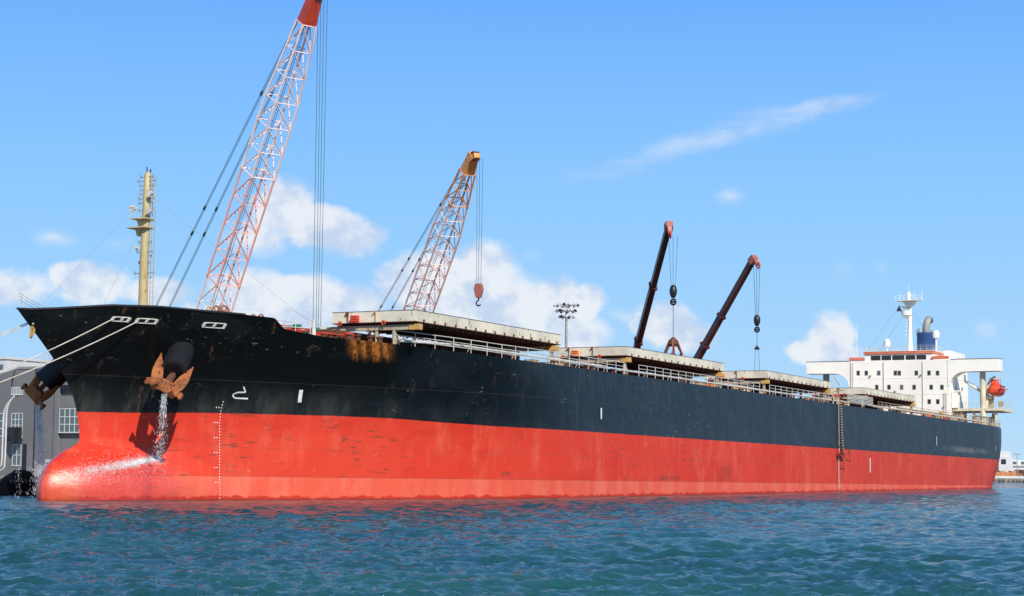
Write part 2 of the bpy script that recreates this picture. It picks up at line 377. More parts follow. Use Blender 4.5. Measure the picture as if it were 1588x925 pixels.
# ------------------------------------------------------------------ hull form
import math
HB=16.1
ZL=np.array([-4,0,3,4.5,5.575,6.8,8,9.4,10.7,12.2,13.4])
CC=[-3.6,-4.1,-4.2,-4.25,-4.5,-5.0,-6.0,-7.5,-9.2,-11.1,-12.3]
FU=[2.5,2.0,1.4,0.8,0.3,-0.3,-1,-1.8,-2.6,-3.2,-3.2]
NY=241
GY=HB*(1-(1-np.linspace(0,1,NY))**2)
RM=42.8-37.9*(1-GY/HB)**0.5-4.4*(1-GY/HB)**1.2
BT=np.array([c+0.3+RM+f*np.clip((GY-8)/8,0,1)**1.3 for c,f in zip(CC,FU)])
# stern: s of the hull side for a given half-breadth
ZS=np.array([-4,0,2.8,5.575,8,10.7,13.4])
SY=np.array([0,2.2,4,6,8.3,10.8,13,14.4,15.5,15.95,16.1])
SD=np.array([222,222,222,222,221.5,215.5,207.5,202,195,190,183])
ST=np.array([SD-d-e*(1-SY/16.1) for d,e in ((16,10),(8.5,6),(4.8,2.5),(1.5,0.5),(0,0),(0,0),(0,0))])
GZ=np.arange(-4,13.36,0.15)
def grid(T,Y,Z,ysm):
    A=np.array([np.interp(GY,Y,r) for r in T]); A=np.array([np.interp(GZ,Z,A[:,j]) for j in range(len(GY))]).T
    for it in range(60):
        B=A.copy(); B[1:-1]=(A[:-2]+2*A[1:-1]+A[2:])/4; A=B
    for it in range(ysm):
        B=A.copy(); B[:,1:-1]=(A[:,:-2]+2*A[:,1:-1]+A[:,2:])/4; A=B
    return A
GB=grid(BT,GY,ZL,4); GS=grid(ST,SY,ZS,12)
# bulb
def bulb(y,z):
    qz=np.where(z>0.6,((z-0.6)/3.2)**2,((z-0.6)/5.0)**2); e=np.clip(1-qz,1e-4,1)
    Yn=np.abs(y)/(3.7*np.sqrt(e))
    inn=-0.2-6.75*e**0.41*np.clip(1-Yn**1.5,0,1)**0.7
    return np.where((qz<1)&(Yn<1),inn,-0.2+9*np.maximum(np.abs(y)/3.7-np.sqrt(e)+0.0,0)+14*np.maximum(np.abs(y)/3.7-np.sqrt(e),0)**2+np.where(qz>1,9*(np.sqrt(qz)-1),0))
YY,ZZ=np.meshgrid(GY,GZ)
def smin(a,b,k):
    h=np.clip(0.5+0.5*(b-a)/k,0,1); return b*(1-h)+a*h-k*h*(1-h)
GB=smin(GB,bulb(YY,ZZ),1.6)
for it in range(3):
    B=GB.copy(); B[1:-1,1:-1]=(GB[:-2,1:-1]+GB[2:,1:-1]+GB[1:-1,:-2]+GB[1:-1,2:]+4*GB[1:-1,1:-1])/8; GB=B
TS=[-12,-9,-7.6,-5,-2.3,0.6,3.5,5.4,5.65,5.86,6.3,7.8,9,13,15.4,18.8,23,26,300]
TZ=[11.75,11.8,11.95,12.3,12.4,12.32,12.26,12.17,11.97,11.64,11.49,11.32,11.17,11.05,10.97,10.85,10.74,10.66,10.66]
def ztop(s): return np.interp(s,TS,TZ)
def look(G,y,z):
    y=min(abs(y),HB-1e-9); z=min(max(z,-4),GZ[-1]-1e-6)
    j=(1-math.sqrt(1-y/HB))*(NY-1); i=(z+4)/0.15; j0=min(int(j),NY-2); i0=min(int(i),len(GZ)-2); a=i-i0; b=j-j0
    return float((G[i0,j0]*(1-b)+G[i0,j0+1]*b)*(1-a)+(G[i0+1,j0]*(1-b)+G[i0+1,j0+1]*b)*a)
def zrow(G,z):
    z=min(max(z,-4),GZ[-1]-1e-6); i=(z+4)/0.15; i0=min(int(i),len(GZ)-2); a=i-i0
    return G[i0]*(1-a)+G[i0+1]*a
def halfb(s,z):
    """half breadth at s, z"""
    if s<60: row=zrow(GB,z); ok=row<=s; sg=1
    elif s>140: row=zrow(GS,z); ok=row>=s; sg=-1
    else: return HB
    if not ok.any(): return 0.0
    k=int(np.nonzero(ok)[0][-1])
    if k==NY-1: return HB
    t=(s-row[k])/(row[k+1]-row[k]+sg*1e-9)
    return float(GY[k]+min(max(t,0),1)*(GY[k+1]-GY[k]))

ZR_S = [-8, -1, 3, 6.3, 12.6, 16.5, 21.7, 27, 35]; ZR_Z = [5.6, 5.68, 5.81, 5.86, 5.9, 5.88, 5.71, 5.6, 5.575]
def zred(s): return float(np.interp(s, ZR_S, ZR_Z))
_hb = {}
def hb(s, z):
    k = (round(s, 2), round(z, 2))
    if k not in _hb: _hb[k] = float(halfb(s, z))
    return _hb[k]
def skin(s, z, off=0.0): return (s, -hb(s, z)-off, z)

def hull_material():
    m, nt, b = new_mat('ship_hull_paint'); N = NT(nt)
    tc = N.n('ShaderNodeTexCoord').outputs['Object']
    sp = N.n('ShaderNodeSeparateXYZ', {0: tc}); s_, y_, z_ = sp.outputs
    zr = N.n('ShaderNodeAttribute', attribute_name='zr').outputs['Fac']
    edge = N.noise(tc, 1.2, 3, 0.5)
    isred = N.rng(N.m('ADD', zr, N.m('MULTIPLY', N.m('SUBTRACT', edge, 0.5), 0.05)), 0.015, -0.015, 0, 1)
    big = N.noise(tc, 0.09, 4, 0.6, (1, 1, 1.6)); mid = N.noise(tc, 0.6, 6, 0.65, (1, 1, 0.30)); fine = N.noise(tc, 3.2, 8, 0.7, (1, 1, 0.45))
    patch = N.noise(tc, 0.35, 3, 0.5, (0.7, 0.7, 1.5), (5, 3, 2))
    def band(v, a, c, t=0.03): return N.m('MULTIPLY', N.rng(v, a-t, a+t), N.rng(v, c+t, c-t))
    # --- black topsides
    blk = N.mix(N.rng(s_, 8, 60, 0, 1), (0.0026, 0.0034, 0.0040), (0.0074, 0.015, 0.025))
    blk = N.mix(N.rng(big, 0.45, 0.7, 0, 0.45), blk, (0.014, 0.022, 0.029))
    # chalky worn belt just above the boot-top and vertical water marks
    belt = N.m('MULTIPLY', N.rng(zr, 2.3, 0.2), N.rng(mid, 0.42, 0.66, 0.12, 0.75))
    belt = N.m('MULTIPLY', belt, N.rng(s_, 26, 6, 0.25, 1.0))
    blk = N.mix(belt, blk, (0.050, 0.053, 0.050))
    runs = N.noise(tc, 1.0, 5, 0.7, (1.3, 1.3, 0.06), (2, 2, 0))
    blk = N.mix(N.m('MULTIPLY', N.rng(runs, 0.58, 0.72), N.rng(zr, 6, 1, 0.0, 0.33)), blk, (0.085, 0.085, 0.078))
    # scrapes: short light scratches clustered low on the topsides
    scr = N.noise(tc, 2.6, 9, 0.75, (0.55, 0.55, 1.9), (9, 1, 4)); clus = N.noise(tc, 0.16, 3, 0.6, (1, 1, 1.4), (4, 8, 1))
    sc_f = N.m('MULTIPLY', N.rng(scr, 0.615, 0.66), N.rng(clus, 0.47, 0.57))
    blk = N.mix(N.m('MULTIPLY', sc_f, 0.75), blk, (0.30, 0.32, 0.33))
    scup = N.noise(tc, 1.0, 5, 0.65, (1.6, 1.6, 0.05), (6, 2, 3))
    blk = N.mix(N.m('MULTIPLY', N.rng(scup, 0.60, 0.70), N.rng(zr, 2.2, 5.0, 0.0, 0.5)), blk, (0.13, 0.07, 0.04))
    pt = N.noise(tc, 0.5, 3, 0.5, (0.5, 0.5, 1.2), (8, 8, 1))
    blk = N.mix(N.m('MULTIPLY', N.rng(pt, 0.56, 0.60), 0.13), blk, (0.030, 0.037, 0.042))
    fend = N.m('MULTIPLY', N.m('MULTIPLY', band(s_, 158, 185, 4.0), band(z_, 6.3, 6.95, 0.3)), N.rng(N.noise(tc, 0.22, 8, 0.72, (1, 1, 2.0)), 0.30, 0.62))
    blk = N.mix(N.m('MULTIPLY', fend, 0.7), blk, (0.16, 0.15, 0.13))
    # painted-over rectangle on the bow (fresh black paint)
    box_ = N.m('MULTIPLY', band(N.m('SUBTRACT', s_, N.m('MULTIPLY', N.m('SUBTRACT', 9.75, z_), 0.5)), 4.6, 14.8), band(z_, 7.95, 9.75))
    box_ = N.m('MULTIPLY', box_, N.rng(y_, 0.5, -0.5))
    blk = N.mix(box_, blk, (0.0028, 0.0034, 0.0036))
    # rust running down under the bollards
    rz = N.noise(tc, 2.2, 6, 0.6, (1.2, 1.2, 0.14), (1, 1, 7))
    cols_ = None; sv_ = N.m('SUBTRACT', s_, N.m('MULTIPLY', N.m('SUBTRACT', 10.9, z_), 0.72))
    for c_, w_ in ((11.35, 0.20), (12.05, 0.20), (13.0, 0.30), (13.75, 0.22)):
        bb_ = N.m('MULTIPLY', band(sv_, c_-w_, c_+w_, 0.10), N.rng(N.m('ADD', z_, N.m('MULTIPLY', rz, 0.9)), 9.95+(c_-11)*0.02, 10.75))
        cols_ = bb_ if cols_ is None else N.m('MAXIMUM', cols_, bb_)
    soft_ = N.m('MULTIPLY', N.m('MULTIPLY', band(sv_, 10.9, 14.4, 0.4), N.rng(z_, 9.6, 10.6)), 0.35)
    rr = N.m('MAXIMUM', cols_, soft_)
    rr = N.m('MULTIPLY', N.m('MULTIPLY', rr, N.rng(y_, 0.5, -0.5)), N.rng(N.noise(tc, 4.0, 6, 0.7, (1, 1, 0.25)), 0.36, 0.56, 0.15, 1.0))
    blk = N.mix(N.m('MULTIPLY', rr, 0.92), blk, (0.62, 0.20, 0.035))
    rr2 = N.m('MULTIPLY', N.m('MULTIPLY', N.rng(runs, 0.60, 0.68), band(s_, -1.2, 1.0, 0.5)), band(z_, 6.0, 8.0, 0.4))
    blk = N.mix(N.m('MULTIPLY', rr2, 0.5), blk, (0.16, 0.06, 0.03))
    # small rust freckles along the sheer
    fk = N.m('MULTIPLY', N.rng(fine, 0.66, 0.72), N.rng(zr, 3.9, 4.9, 0.0, 0.7))
    blk = N.mix(fk, blk, (0.20, 0.10, 0.05))
    # --- red boot-top
    red = N.mix(N.rng(s_, 40, 190, 0, 1), (0.62, 0.034, 0.014), (0.50, 0.044, 0.024))
    red = N.mix(N.rng(big, 0.35, 0.7, 0, 0.6), red, (0.66, 0.058, 0.028))
    red = N.mix(N.m('MULTIPLY', N.rng(mid, 0.50, 0.68), 0.5), red, (0.70, 0.115, 0.066))
    red = N.mix(N.m('MULTIPLY', N.rng(patch, 0.60, 0.64), 0.35), red, (0.54, 0.026, 0.010))
    red = N.mix(N.m('MULTIPLY', N.m('MULTIPLY', N.rng(scr, 0.61, 0.67), N.rng(clus, 0.44, 0.56)), 0.5), red, (0.82, 0.40, 0.28))
    drk = N.noise(tc, 1.7, 9, 0.72, (0.30, 0.30, 2.2), (2, 9, 4)); clu2 = N.noise(tc, 0.11, 2, 0.5, (1, 1, 1), (14, 8, 1))
    red = N.mix(N.m('MULTIPLY', N.m('MULTIPLY', N.rng(drk, 0.565, 0.63), N.rng(clu2, 0.49, 0.59)), 0.8), red, (0.12, 0.045, 0.03))
    for (a_, c_, z0_, z1_, f_) in ((69.5, 74.5, 0.5, 1.6, 0.75), (70, 74, 1.7, 3.2, 0.35), (55.5, 60, 1.75, 2.1, 0.8), (115.5, 120.5, 0.5, 1.7, 0.6), (28, 29, 1.8, 2.2, 0.9)):
        k_ = N.m('MULTIPLY', N.m('MULTIPLY', band(s_, a_, c_, 0.3), band(z_, z0_, z1_, 0.15)), N.rng(N.noise(tc, 1.1, 8, 0.75, (1, 1, 1.3)), 0.36, 0.62, 0, f_))
        red = N.mix(k_, red, (0.11, 0.045, 0.035))
    # paler old waterline band
    pale = N.mix(N.rng(mid, 0.4, 0.65), (0.72, 0.095, 0.052), (0.74, 0.145, 0.090))
    bt = N.m('MULTIPLY', N.rng(z_, 1.66, 1.62), N.rng(s_, 1.0, 4.0, 0.35, 1.0))
    red = N.mix(bt, red, pale)
    red = N.mix(N.m('MULTIPLY', band(z_, 1.60, 1.66, 0.02), 0.5), red, (0.25, 0.05, 0.03))
    # wet growth at the waterline, ragged top
    trim_z = N.m('SUBTRACT', z_, N.m('MULTIPLY', s_, 0.0061))
    wetn = N.noise(tc, 0.8, 6, 0.65, (1, 1, 0.2), (7, 7, 0))
    wl = N.rng(N.m('SUBTRACT', trim_z, N.m('MULTIPLY', N.m('SUBTRACT', wetn, 0.5), 0.9)), 0.30, 0.16)
    red = N.mix(wl, red, (0.50, 0.030, 0.016))
    red = N.mix(N.m('MULTIPLY', N.rng(trim_z, 0.10, 0.02), 0.8), red, (0.10, 0.028, 0.014))
    # plate seams
    wv = N.m('FRACT', N.m('DIVIDE', s_, 11.7))
    seam = N.m('MAXIMUM', N.m('MULTIPLY', N.rng(N.m('ABSOLUTE', N.m('SUBTRACT', wv, 0.5)), 0.004, 0.001), N.rng(s_, 28, 30)), N.rng(N.m('ABSOLUTE', N.m('SUBTRACT', z_, 3.55)), 0.03, 0.01))
    seam = N.m('MAXIMUM', seam, N.rng(N.m('ABSOLUTE', N.m('SUBTRACT', z_, 8.0)), 0.03, 0.01))
    # ochre growth on the nose of the bulb
    och = N.m('MULTIPLY', N.m('MULTIPLY', N.rng(s_, -4.9, -6.4), N.rng(z_, 2.3, 1.2)), N.rng(mid, 0.35, 0.6))
    red = N.mix(N.m('MULTIPLY', och, 0.5), red, (0.60, 0.17, 0.03))
    colr = N.mix(isred, blk, red)
    colr = N.mix(N.m('MULTIPLY', seam, 0.34), colr, (0.10, 0.06, 0.05))
    N.link(colr, b.inputs['Base Color'])
    # gloss: wet round the bulb below the dripping anchor
    wet = N.m('MULTIPLY', N.rng(s_, 2.2, 0.6), N.rng(z_, 3.4, 2.8))
    rgh = N.m('ADD', N.rng(isred, 0, 1, 0.44, 0.62, False), N.m('MULTIPLY', N.m('SUBTRACT', fine, 0.5), 0.25))
    rgh = N.m('SUBTRACT', rgh, N.m('MULTIPLY', wet, 0.42))
    N.link(rgh, b.inputs['Roughness'])
    N.link(N.m('ADD', 0.28, N.m('MULTIPLY', wet, 0.6)), b.inputs['Specular IOR Level'])
    droplets = N.noise(tc, 8.0, 5, 0.7)
    hgt = N.m('ADD', N.m('MULTIPLY', N.noise(tc, 0.42, 3, 0.5, (1, 1, 1)), 2.2), N.m('MULTIPLY', fine, 0.04))
    hgt = N.m('ADD', hgt, N.m('MULTIPLY', seam, -0.04))
    hgt = N.m('ADD', hgt, N.m('MULTIPLY', N.m('MULTIPLY', droplets, wet), 0.55))
    N.link(N.bump(hgt, 0.55, 0.10), b.inputs['Normal'])
    return m

# ------------------------------------------------------------------ ship
ship = Thing('bulk_carrier', 'huge black and red bulk carrier moored with a white bridge at its stern', 'ship', (0, 0, 0), SHIP)
def build_hull():
    NV = 64; cols = []
    ys = GY
    def column(G, y, side, top):
        zt = 11.0
        for _ in range(6): zt = float(ztop(look(G, y, zt))) if top else 10.66
        out = []
        for v in np.linspace(0, 1, NV):
            z = -3+v*(zt+3); out.append((look(G, y, z), side*y, z))
        return out
    L = [column(GB, y, -1, True) for y in ys]; Rr = [column(GB, y, 1, True) for y in ys]
    LS = [column(GS, y, -1, False) for y in ys]; RS = [column(GS, y, 1, False) for y in ys]
    # near side loop: bow centre -> near edge -> stern centre -> far edge -> bow centre
    loop = L + LS[::-1] + RS[1:] + Rr[::-1][:-1]
    verts = [p for c in loop for p in c]; n = len(loop)
    faces = []
    for i in range(n):
        j = (i+1) % n
        for k in range(NV-1): faces.append((i*NV+k, j*NV+k, j*NV+k+1, i*NV+k+1))
    mb = MB(); mb.add(verts, faces)
    o = ship.part('hull', mb, hull_material(), smooth=35)
    at = o.data.attributes.new('zr', 'FLOAT', 'POINT')
    at.data.foreach_set('value', [v[2]-zred(v[0]) for v in verts])
    return o
hull_o = build_hull()
# decks
ss = sorted(set(list(np.arange(-7.0, 36, 0.7))+[5.3, 5.9]+list(range(36, 180, 8))+list(np.arange(180, 221.5, 1.2))))
dm = MB(); vs = []; fs = []
for s in ss:
    zt = float(ztop(s))-0.12 if s > 5.6 else 11.55
    y = max(hb(s, zt)-0.05, 0.02); vs += [(s, -y, zt), (s, y, zt)]
for k in range(len(ss)-1): fs.append((2*k, 2*k+2, 2*k+3, 2*k+1))
dm.add(vs, fs); ship.part('deck', dm, M['deckred'])
# bulwark rim bar on the forecastle
for sg, nm in ((-1, 'bulwark_rail'), (1, 'bulwark_rail')):
    rb = MB(); pr = []
    for y in np.arange(0.0, 8.25, 0.25):
        zt = 12
        for _ in range(5): zt = float(ztop(look(GB, y, zt)))
        pr.append((look(GB, y, zt)+0.02, sg*y, zt+0.02))
    rb.path(pr, 0.07); ship.part(nm, rb, M['black'], smooth=True)

# ---- hull markings
def ribbon(path, wdt, off=0.035, n=6):
    """flat strip following the plating; path in (s, z)"""
    mb = MB()
    for (a, b) in zip(path[:-1], path[1:]):
        L = math.hypot((b[0]-a[0])*1.9, b[1]-a[1]); k = max(1, int(L/0.25))
        for i in range(k):
            p = [a[j]+(b[j]-a[j])*i/k for j in (0, 1)]; q = [a[j]+(b[j]-a[j])*(i+1)/k for j in (0, 1)]
            steep = abs(b[1]-a[1]) > abs(b[0]-a[0])
            ds, dz = (wdt/2, 0) if steep else (0, wdt/2)
            e = 0.02
            qs = [(p[0]-ds, p[1]-dz), (p[0]+ds, p[1]+dz), (q[0]+ds, q[1]+dz), (q[0]-ds, q[1]-dz)]
            mb.add([skin(x, z, off) for x, z in qs], [(0, 1, 2, 3)])
    return mb
mk = lambda pts: [(4.97+(x-364)*0.0567, 7.62-(y-600)*0.041) for x, y in pts]
ship.part('bulb_symbol', ribbon(mk([(373, 599.5), (377.6, 608.3), (369, 609), (365.6, 611), (364.6, 613.6), (365.6, 616.5), (368.5, 618.4), (382.8, 618.5)]), 0.10), M['marking'], label='white painted bulbous bow symbol')
for (a, b_, wd) in (((9.39, 7.59), (9.56, 6.74), 0.26), ((42.65, 7.61), (42.65, 6.70), 0.26), ((121.6, 4.70), (121.6, 3.0), 0.36), ((153.7, 8.16), (153.7, 6.95), 0.26), ((191.3, 7.66), (191.3, 6.9), 0.3)):
    ship.part('tug_mark', ribbon([a, b_], wd), M['marking'])
z = 0.15; i = 0
while z < 6.7:
    s0 = float(np.interp(z, [0, 1, 2, 3, 4, 5, 6, 6.66], [4.80, 4.78, 4.79, 4.75, 4.70, 4.60, 4.52, 4.52]))
    ship.part('draught_figure', ribbon([(s0, z), (s0, z+0.08)], 0.055), M['marking'])
    if i % 5 == 0 and i > 0:
        for q_ in (0.16, 0.32): ship.part('draught_figure', ribbon([(s0-q_, z+0.02), (s0-q_, z+0.10)], 0.06), M['marking'])
    z += 0.2; i += 1
mb = MB(); mb.sweep([(9.2, -9.5, 11.0), (9.2, -9.5, 11.35), (9.2, -9.5, 12.35)], [0.30, 0.16, 0.13], n=10); ship.part('deck_post', mb, M['railwhite'], smooth=True)

# ---- fairleads in the bow bulwark
def fairlead(sa, sb, zc, h, rollers):
    mb = MB(); mid = (sa+sb)/2
    pts = []
    for k in range(25):
        a = 2*math.pi*k/24; cx, cz = math.cos(a), math.sin(a)
        e = 0.45; x = mid+(sb-sa)/2*math.copysign(abs(cx)**e, cx); zz = zc+h*math.copysign(abs(cz)**e, cz)
        pts.append(skin(x, zz, 0.03))
    mb.path(pts, 0.038)
    f = ship.part('fairlead', mb, M['railwhite'], smooth=True)
    bk = MB(); g = [skin(sa+(sb-sa)*i/6, zz, 0.012) for zz in (zc-h*0.85, zc+h*0.85) for i in range(7)]
    bk.add(g, [(i, i+1, i+8, i+7) for i in range(6)]); ship.part('opening', bk, M['black'], parent=f)
    for r_ in rollers:
        x = sa+(sb-sa)*r_; a, b2 = skin(x, zc-h, 0.03), skin(x, zc+h, 0.03)
        ship.part('roller', MB().bar(a, b2, 0.10, n=10), M['railwhite'], parent=f, smooth=True)
fairlead(-4.52, -3.45, 11.50, 0.13, (0.08, 0.55, 0.9))
fairlead(-3.14, -1.85, 11.48, 0.14, (0.08, 0.5, 0.92))
fairlead(0.88, 2.34, 11.46, 0.15, (0.06, 0.5, 0.94))
st = MB(); st.box((-8.5, -0.22, 10.9), (-7.85, 0.22, 11.2)); ship.part('bow_chock', st, M['railwhite'], bevel=0.05)
pl = MB(); pl.prism([(-8.50, 10.15), (-8.5, 10.8), (-8.2, 10.9), (-8.15, 10.5), (-8.4, 10.05)], 1, -0.12, 0.02); ship.part('bow_bracket', pl, M['yellow'])

# ---- hawse pipes
EN, RN = Vector((-1.75, -5.95, 8.1)), Vector((1.0, -4.6, 9.9))
EF, RF = Vector((-0.15, 5.95, 7.75)), Vector((1.1, 4.5, 9.5))
for E_, R_ in ((EN, RN), (EF, RF)):
    d = (E_-R_).normalized(); mb = MB()
    mb.sweep([R_-d*1.5, R_, E_-d*0.25, E_, E_, E_-d*1.2], [0.80, 0.82, 0.90, 0.93, 0.74, 0.60], n=28, cap=False)
    ship.part('hawse_pipe', mb, M['black'], smooth=35)

# ---- hatch covers rolled out to the near side, coamings and rail beams
HS = [(14.4, 38.08), (51.53, 75.93), (88.4, 111.35), (124.9, 149.1)]
YO, YI, ZB, ZT_ = -14.5, -7.7, 12.53, 13.38
for k, (a, b_) in enumerate(HS):
    co_ = MB(); t = 0.25
    ca, cb = a-2.6, b_+2.8
    for bx in (((ca, -9.2, 10.4), (cb, -9.2+t, 11.95)), ((ca, 7.4-t, 10.4), (cb, 7.4, 11.95)), ((ca, -9.2+t, 10.4), (ca+t, 7.4-t, 11.95)), ((cb-t, -9.2+t, 10.4), (cb, 7.4-t, 11.95))): co_.box(*bx)
    s = ca+0.6
    while s < cb: co_.box((s, -9.42, 10.4), (s+0.06, -9.202, 11.8)); s += 1.5
    ship.part('hatch_coaming', co_, M['rustdark'])
    cv = MB(); cv.box((a, YO, ZB+0.06), (b_, YI, ZT_-0.03))
    n = int((b_-a)/2.35)
    for i in range(1, n): cv.box((a+(b_-a)*i/n-0.03, YO-0.012, ZB+0.08), (a+(b_-a)*i/n+0.03, YO+0.05, ZT_-0.06))
    for i in range(1, 4): cv.box((a-0.012, YO+(YI-YO)*i/4-0.03, ZB+0.08), (a+0.05, YO+(YI-YO)*i/4+0.03, ZT_-0.06))
    cover = ship.part('hatch_cover', cv, M['cream'])
    ed = MB()
    for z0, z1, e in ((ZB, ZB+0.055, 0.02), (ZT_-0.028, ZT_, 0.025)): ed.box((a-e, YO-e, z0), (b_+e, YI+e, z1))
    ship.part('edge_angle', ed, M['rustdark'], parent=cover)
    un_ = MB(); s = a+0.5
    while s < b_-0.3: un_.box((s, YO+0.15, ZB-0.20), (s+0.10, YI-0.1, ZB-0.002)); s += 0.98
    un_.box((a+0.2, YO+0.3, ZB-0.1), (b_-0.2, YO+0.42, ZB-0.003)); un_.box((a+0.2, YI-0.5, ZB-0.1), (b_-0.2, YI-0.4, ZB-0.003))
    ship.part('stiffeners', un_, M['under'], parent=cover)
    # fittings on the fore face
    for yy in (-8.9, -11.2):
        hk = MB(); hk.prism([(yy-0.06, ZT_+0.03), (yy+0.20, ZB+0.55), (yy+0.06, ZB+0.55), (yy-0.06, ZB+0.7), (yy-0.06, ZB+0.15), (yy-0.13, ZB+0.15), (yy-0.13, ZT_)], 0, a-0.08, a-0.03)
        ship.part('lifting_hook', hk, M['yellow' if yy < -9 and k == 0 else 'rustdark'], parent=cover)
    s = a+1.1
    while s < b_-0.5: ship.part('cleat', MB().box((s, YO-0.09, ZB+0.07), (s+0.14, YO-0.013, ZB+0.24)), M['rustdark'], parent=cover); s += 1.56
    hu = MB(); hu.box((a-0.38, -9.95, ZB+0.02), (a-0.03, -9.42, ZB+0.55))
    for zz in (0.12, 0.28, 0.44): hu.box((a-0.42, -9.98, ZB+zz), (a-0.02, -9.39, ZB+zz+0.05))
    ship.part('hydraulic_unit', hu, M['red'] if k == 0 else M['orange'], parent=cover, bevel=0.02)
    for yy in (-8.4, -12.0):
        ship.part('wheel', MB().ring((a-0.12, yy, ZB), (1, 0, 0), 0.14, 0.05), M['red'], parent=cover, smooth=True)
    # cross rails carrying the open cover
    for ee, (sa, lab) in enumerate(((a+0.25, 'fore'), (b_-1.2, 'aft'))):
        rl = MB(); rl.box((sa, -13.9, 12.02), (sa+0.34, -7.1, 12.36)); rl.box((sa-0.06, -13.9, 12.30), (sa+0.40, -7.1, 12.36))
        rail = ship.part('cover_rail', rl, M['beige'])
        ship.part('rail_end', MB().box((sa-0.08, -14.75, 11.98), (sa+0.42, -13.9, 12.40)), M['yellow'], parent=rail, bevel=0.03)
        lg = MB(); zd = float(ztop(sa))-0.1; yy = -min(14.2, hb(sa, zd)-0.25)
        lg.box((sa+0.05, yy-0.12, zd), (sa+0.29, yy+0.12, 12.02)); lg.beam((sa+0.9, yy, zd), (sa+0.3, yy, 11.9), 0.12, 0.12)
        ship.part('rail_post', lg, M['beige'], parent=rail)
        for y2 in (-11.2,):
            ship.part('rail_post', MB().box((sa+0.05, y2-0.1, zd), (sa+0.29, y2+0.1, 12.02)), M['beige'], parent=rail)

# ---- guard rail along the near deck edge, in sections
def rail_section(s0, s1, mat, side=-1, h=1.0):
    mb = MB(); s = s0; pts = []
    while s <= s1+0.01:
        zd = float(ztop(s)); pts.append((s, side*(hb(s, zd-0.1)-0.16), zd)); s += 1.85
    for i, p in enumerate(pts):
        mb.bar((p[0], p[1], p[2]-0.15), (p[0], p[1], p[2]+h), 0.032, n=5)
        if i % 3 == 1: mb.bar((p[0]+0.05, p[1]-side*0.45, p[2]-0.1), (p[0], p[1], p[2]+h*0.65), 0.03, n=4)
    for f in (0.36, 0.68, 1.0):
        for a, b_ in zip(pts[:-1], pts[1:]): mb.bar((a[0], a[1], a[2]+h*f), (b_[0], b_[1], b_[2]+h*f), 0.028 if f < 1 else 0.034, n=5)
    ship.part('guard_rail', mb, mat)
for a, b_, mt in ((14.6, 49, 'railwhite'), (51, 84, 'railwhite'), (85.5, 108, 'railwhite'), (126, 152, 'beige'), (153.5, 181, 'beige'), (182, 215, 'railwhite')):
    rail_section(a, b_, M[mt])
rail_section(16, 215, M['railwhite'], side=1)
mb = MB()                                   # bow rail on the forecastle
pts = [(look(GB, y, 12)+0.25, y-0.0, 12.2) for y in (5.5, 4.4, 3.2, 2.0, 1.0, 0.3)]+[(look(GB, 0.8, 12)+0.3, -0.8, 12.2)]
for p in pts: mb.bar(p, (p[0], p[1], 12.85), 0.02, n=4)
for z in (12.45, 12.65, 12.85):
    for a, b_ in zip(pts[:-1], pts[1:]): mb.bar((a[0], a[1], z), (b_[0], b_[1], z), 0.016, n=4)
ship.part('bow_rail', mb, M['railwhite'])
mb = MB()
for s, y in ((6.2, -8.3), (6.9, -8.6), (7.7, -9.0), (8.6, -9.6)): mb.bar((s, y, 11.2), (s, y, 12.15), 0.03, n=5)
for z in (11.75, 12.15): mb.path([(6.2, -8.3, z), (6.9, -8.6, z), (7.7, -9.0, z), (8.6, -9.6, z)], 0.025)
ship.part('guard_rail', mb, M['railwhite'])

# ---- deck pipes and fittings
def pipes(name, runs, mat, r):
    for run in runs: ship.part(name, MB().path(run, r, n=8), mat, smooth=True)
pipes('deck_pipe', [[(15, -13.0, 11.25), (20, -14.2, 11.35), (46, -14.6, 11.3)], [(50, -14.6, 11.2), (86, -14.6, 11.2)], [(87, -14.6, 11.2), (123, -14.6, 11.2)], [(126, -14.4, 11.3), (190, -14.4, 11.3)]], M['railwhite'], 0.10)
pipes('deck_pipe', [[(7, -7.6, 11.9), (14, -8.4, 11.9)], [(7.5, -8.4, 11.65), (13.9, -9.6, 11.6)], [(6.2, -6.5, 12.1), (13.8, -6.7, 12.1)]], M['red'], 0.06)
pipes('deck_pipe', [[(39, -13.2, 11.5), (50, -13.2, 11.5)], [(76, -13.2, 11.5), (88, -13.2, 11.5)], [(112, -13.0, 11.5), (124, -13.0, 11.5)], [(149, -12.6, 11.5), (190, -12.6, 11.5)], [(149, -12.0, 11.9), (176, -12.0, 11.9)]], M['beige'], 0.11)
def bollard(s, y, mat='rustdark'):
    zd = float(ztop(s))-0.12; mb = MB()
    mb.lathe((s, y, zd), [(0.26, 0), (0.22, 0.08), (0.19, 0.1), (0.19, 0.42), (0.27, 0.45), (0.27, 0.55), (0.1, 0.58)], 14)
    ship.part('bollard', mb, M[mat], smooth=True)
for s in (11.4, 12.05, 13.0, 13.75): bollard(s, -(hb(s, 10.9)-0.45))
for s in (41, 42.2, 46.5, 79, 80.2, 84, 113.5, 114.7, 156, 157.3, 164, 178, 179.2): bollard(s, -(hb(s, 10.4)-0.6), 'rustdark' if s < 60 else 'beige')
def vent(s, y, h, mat):
    zd = float(ztop(s))-0.12
    ship.part('ventilator', MB().lathe((s, y, zd), [(0.16, 0), (0.16, h-0.35), (0.36, h-0.3), (0.36, h-0.08), (0.2, h)], 14), M[mat], smooth=True)
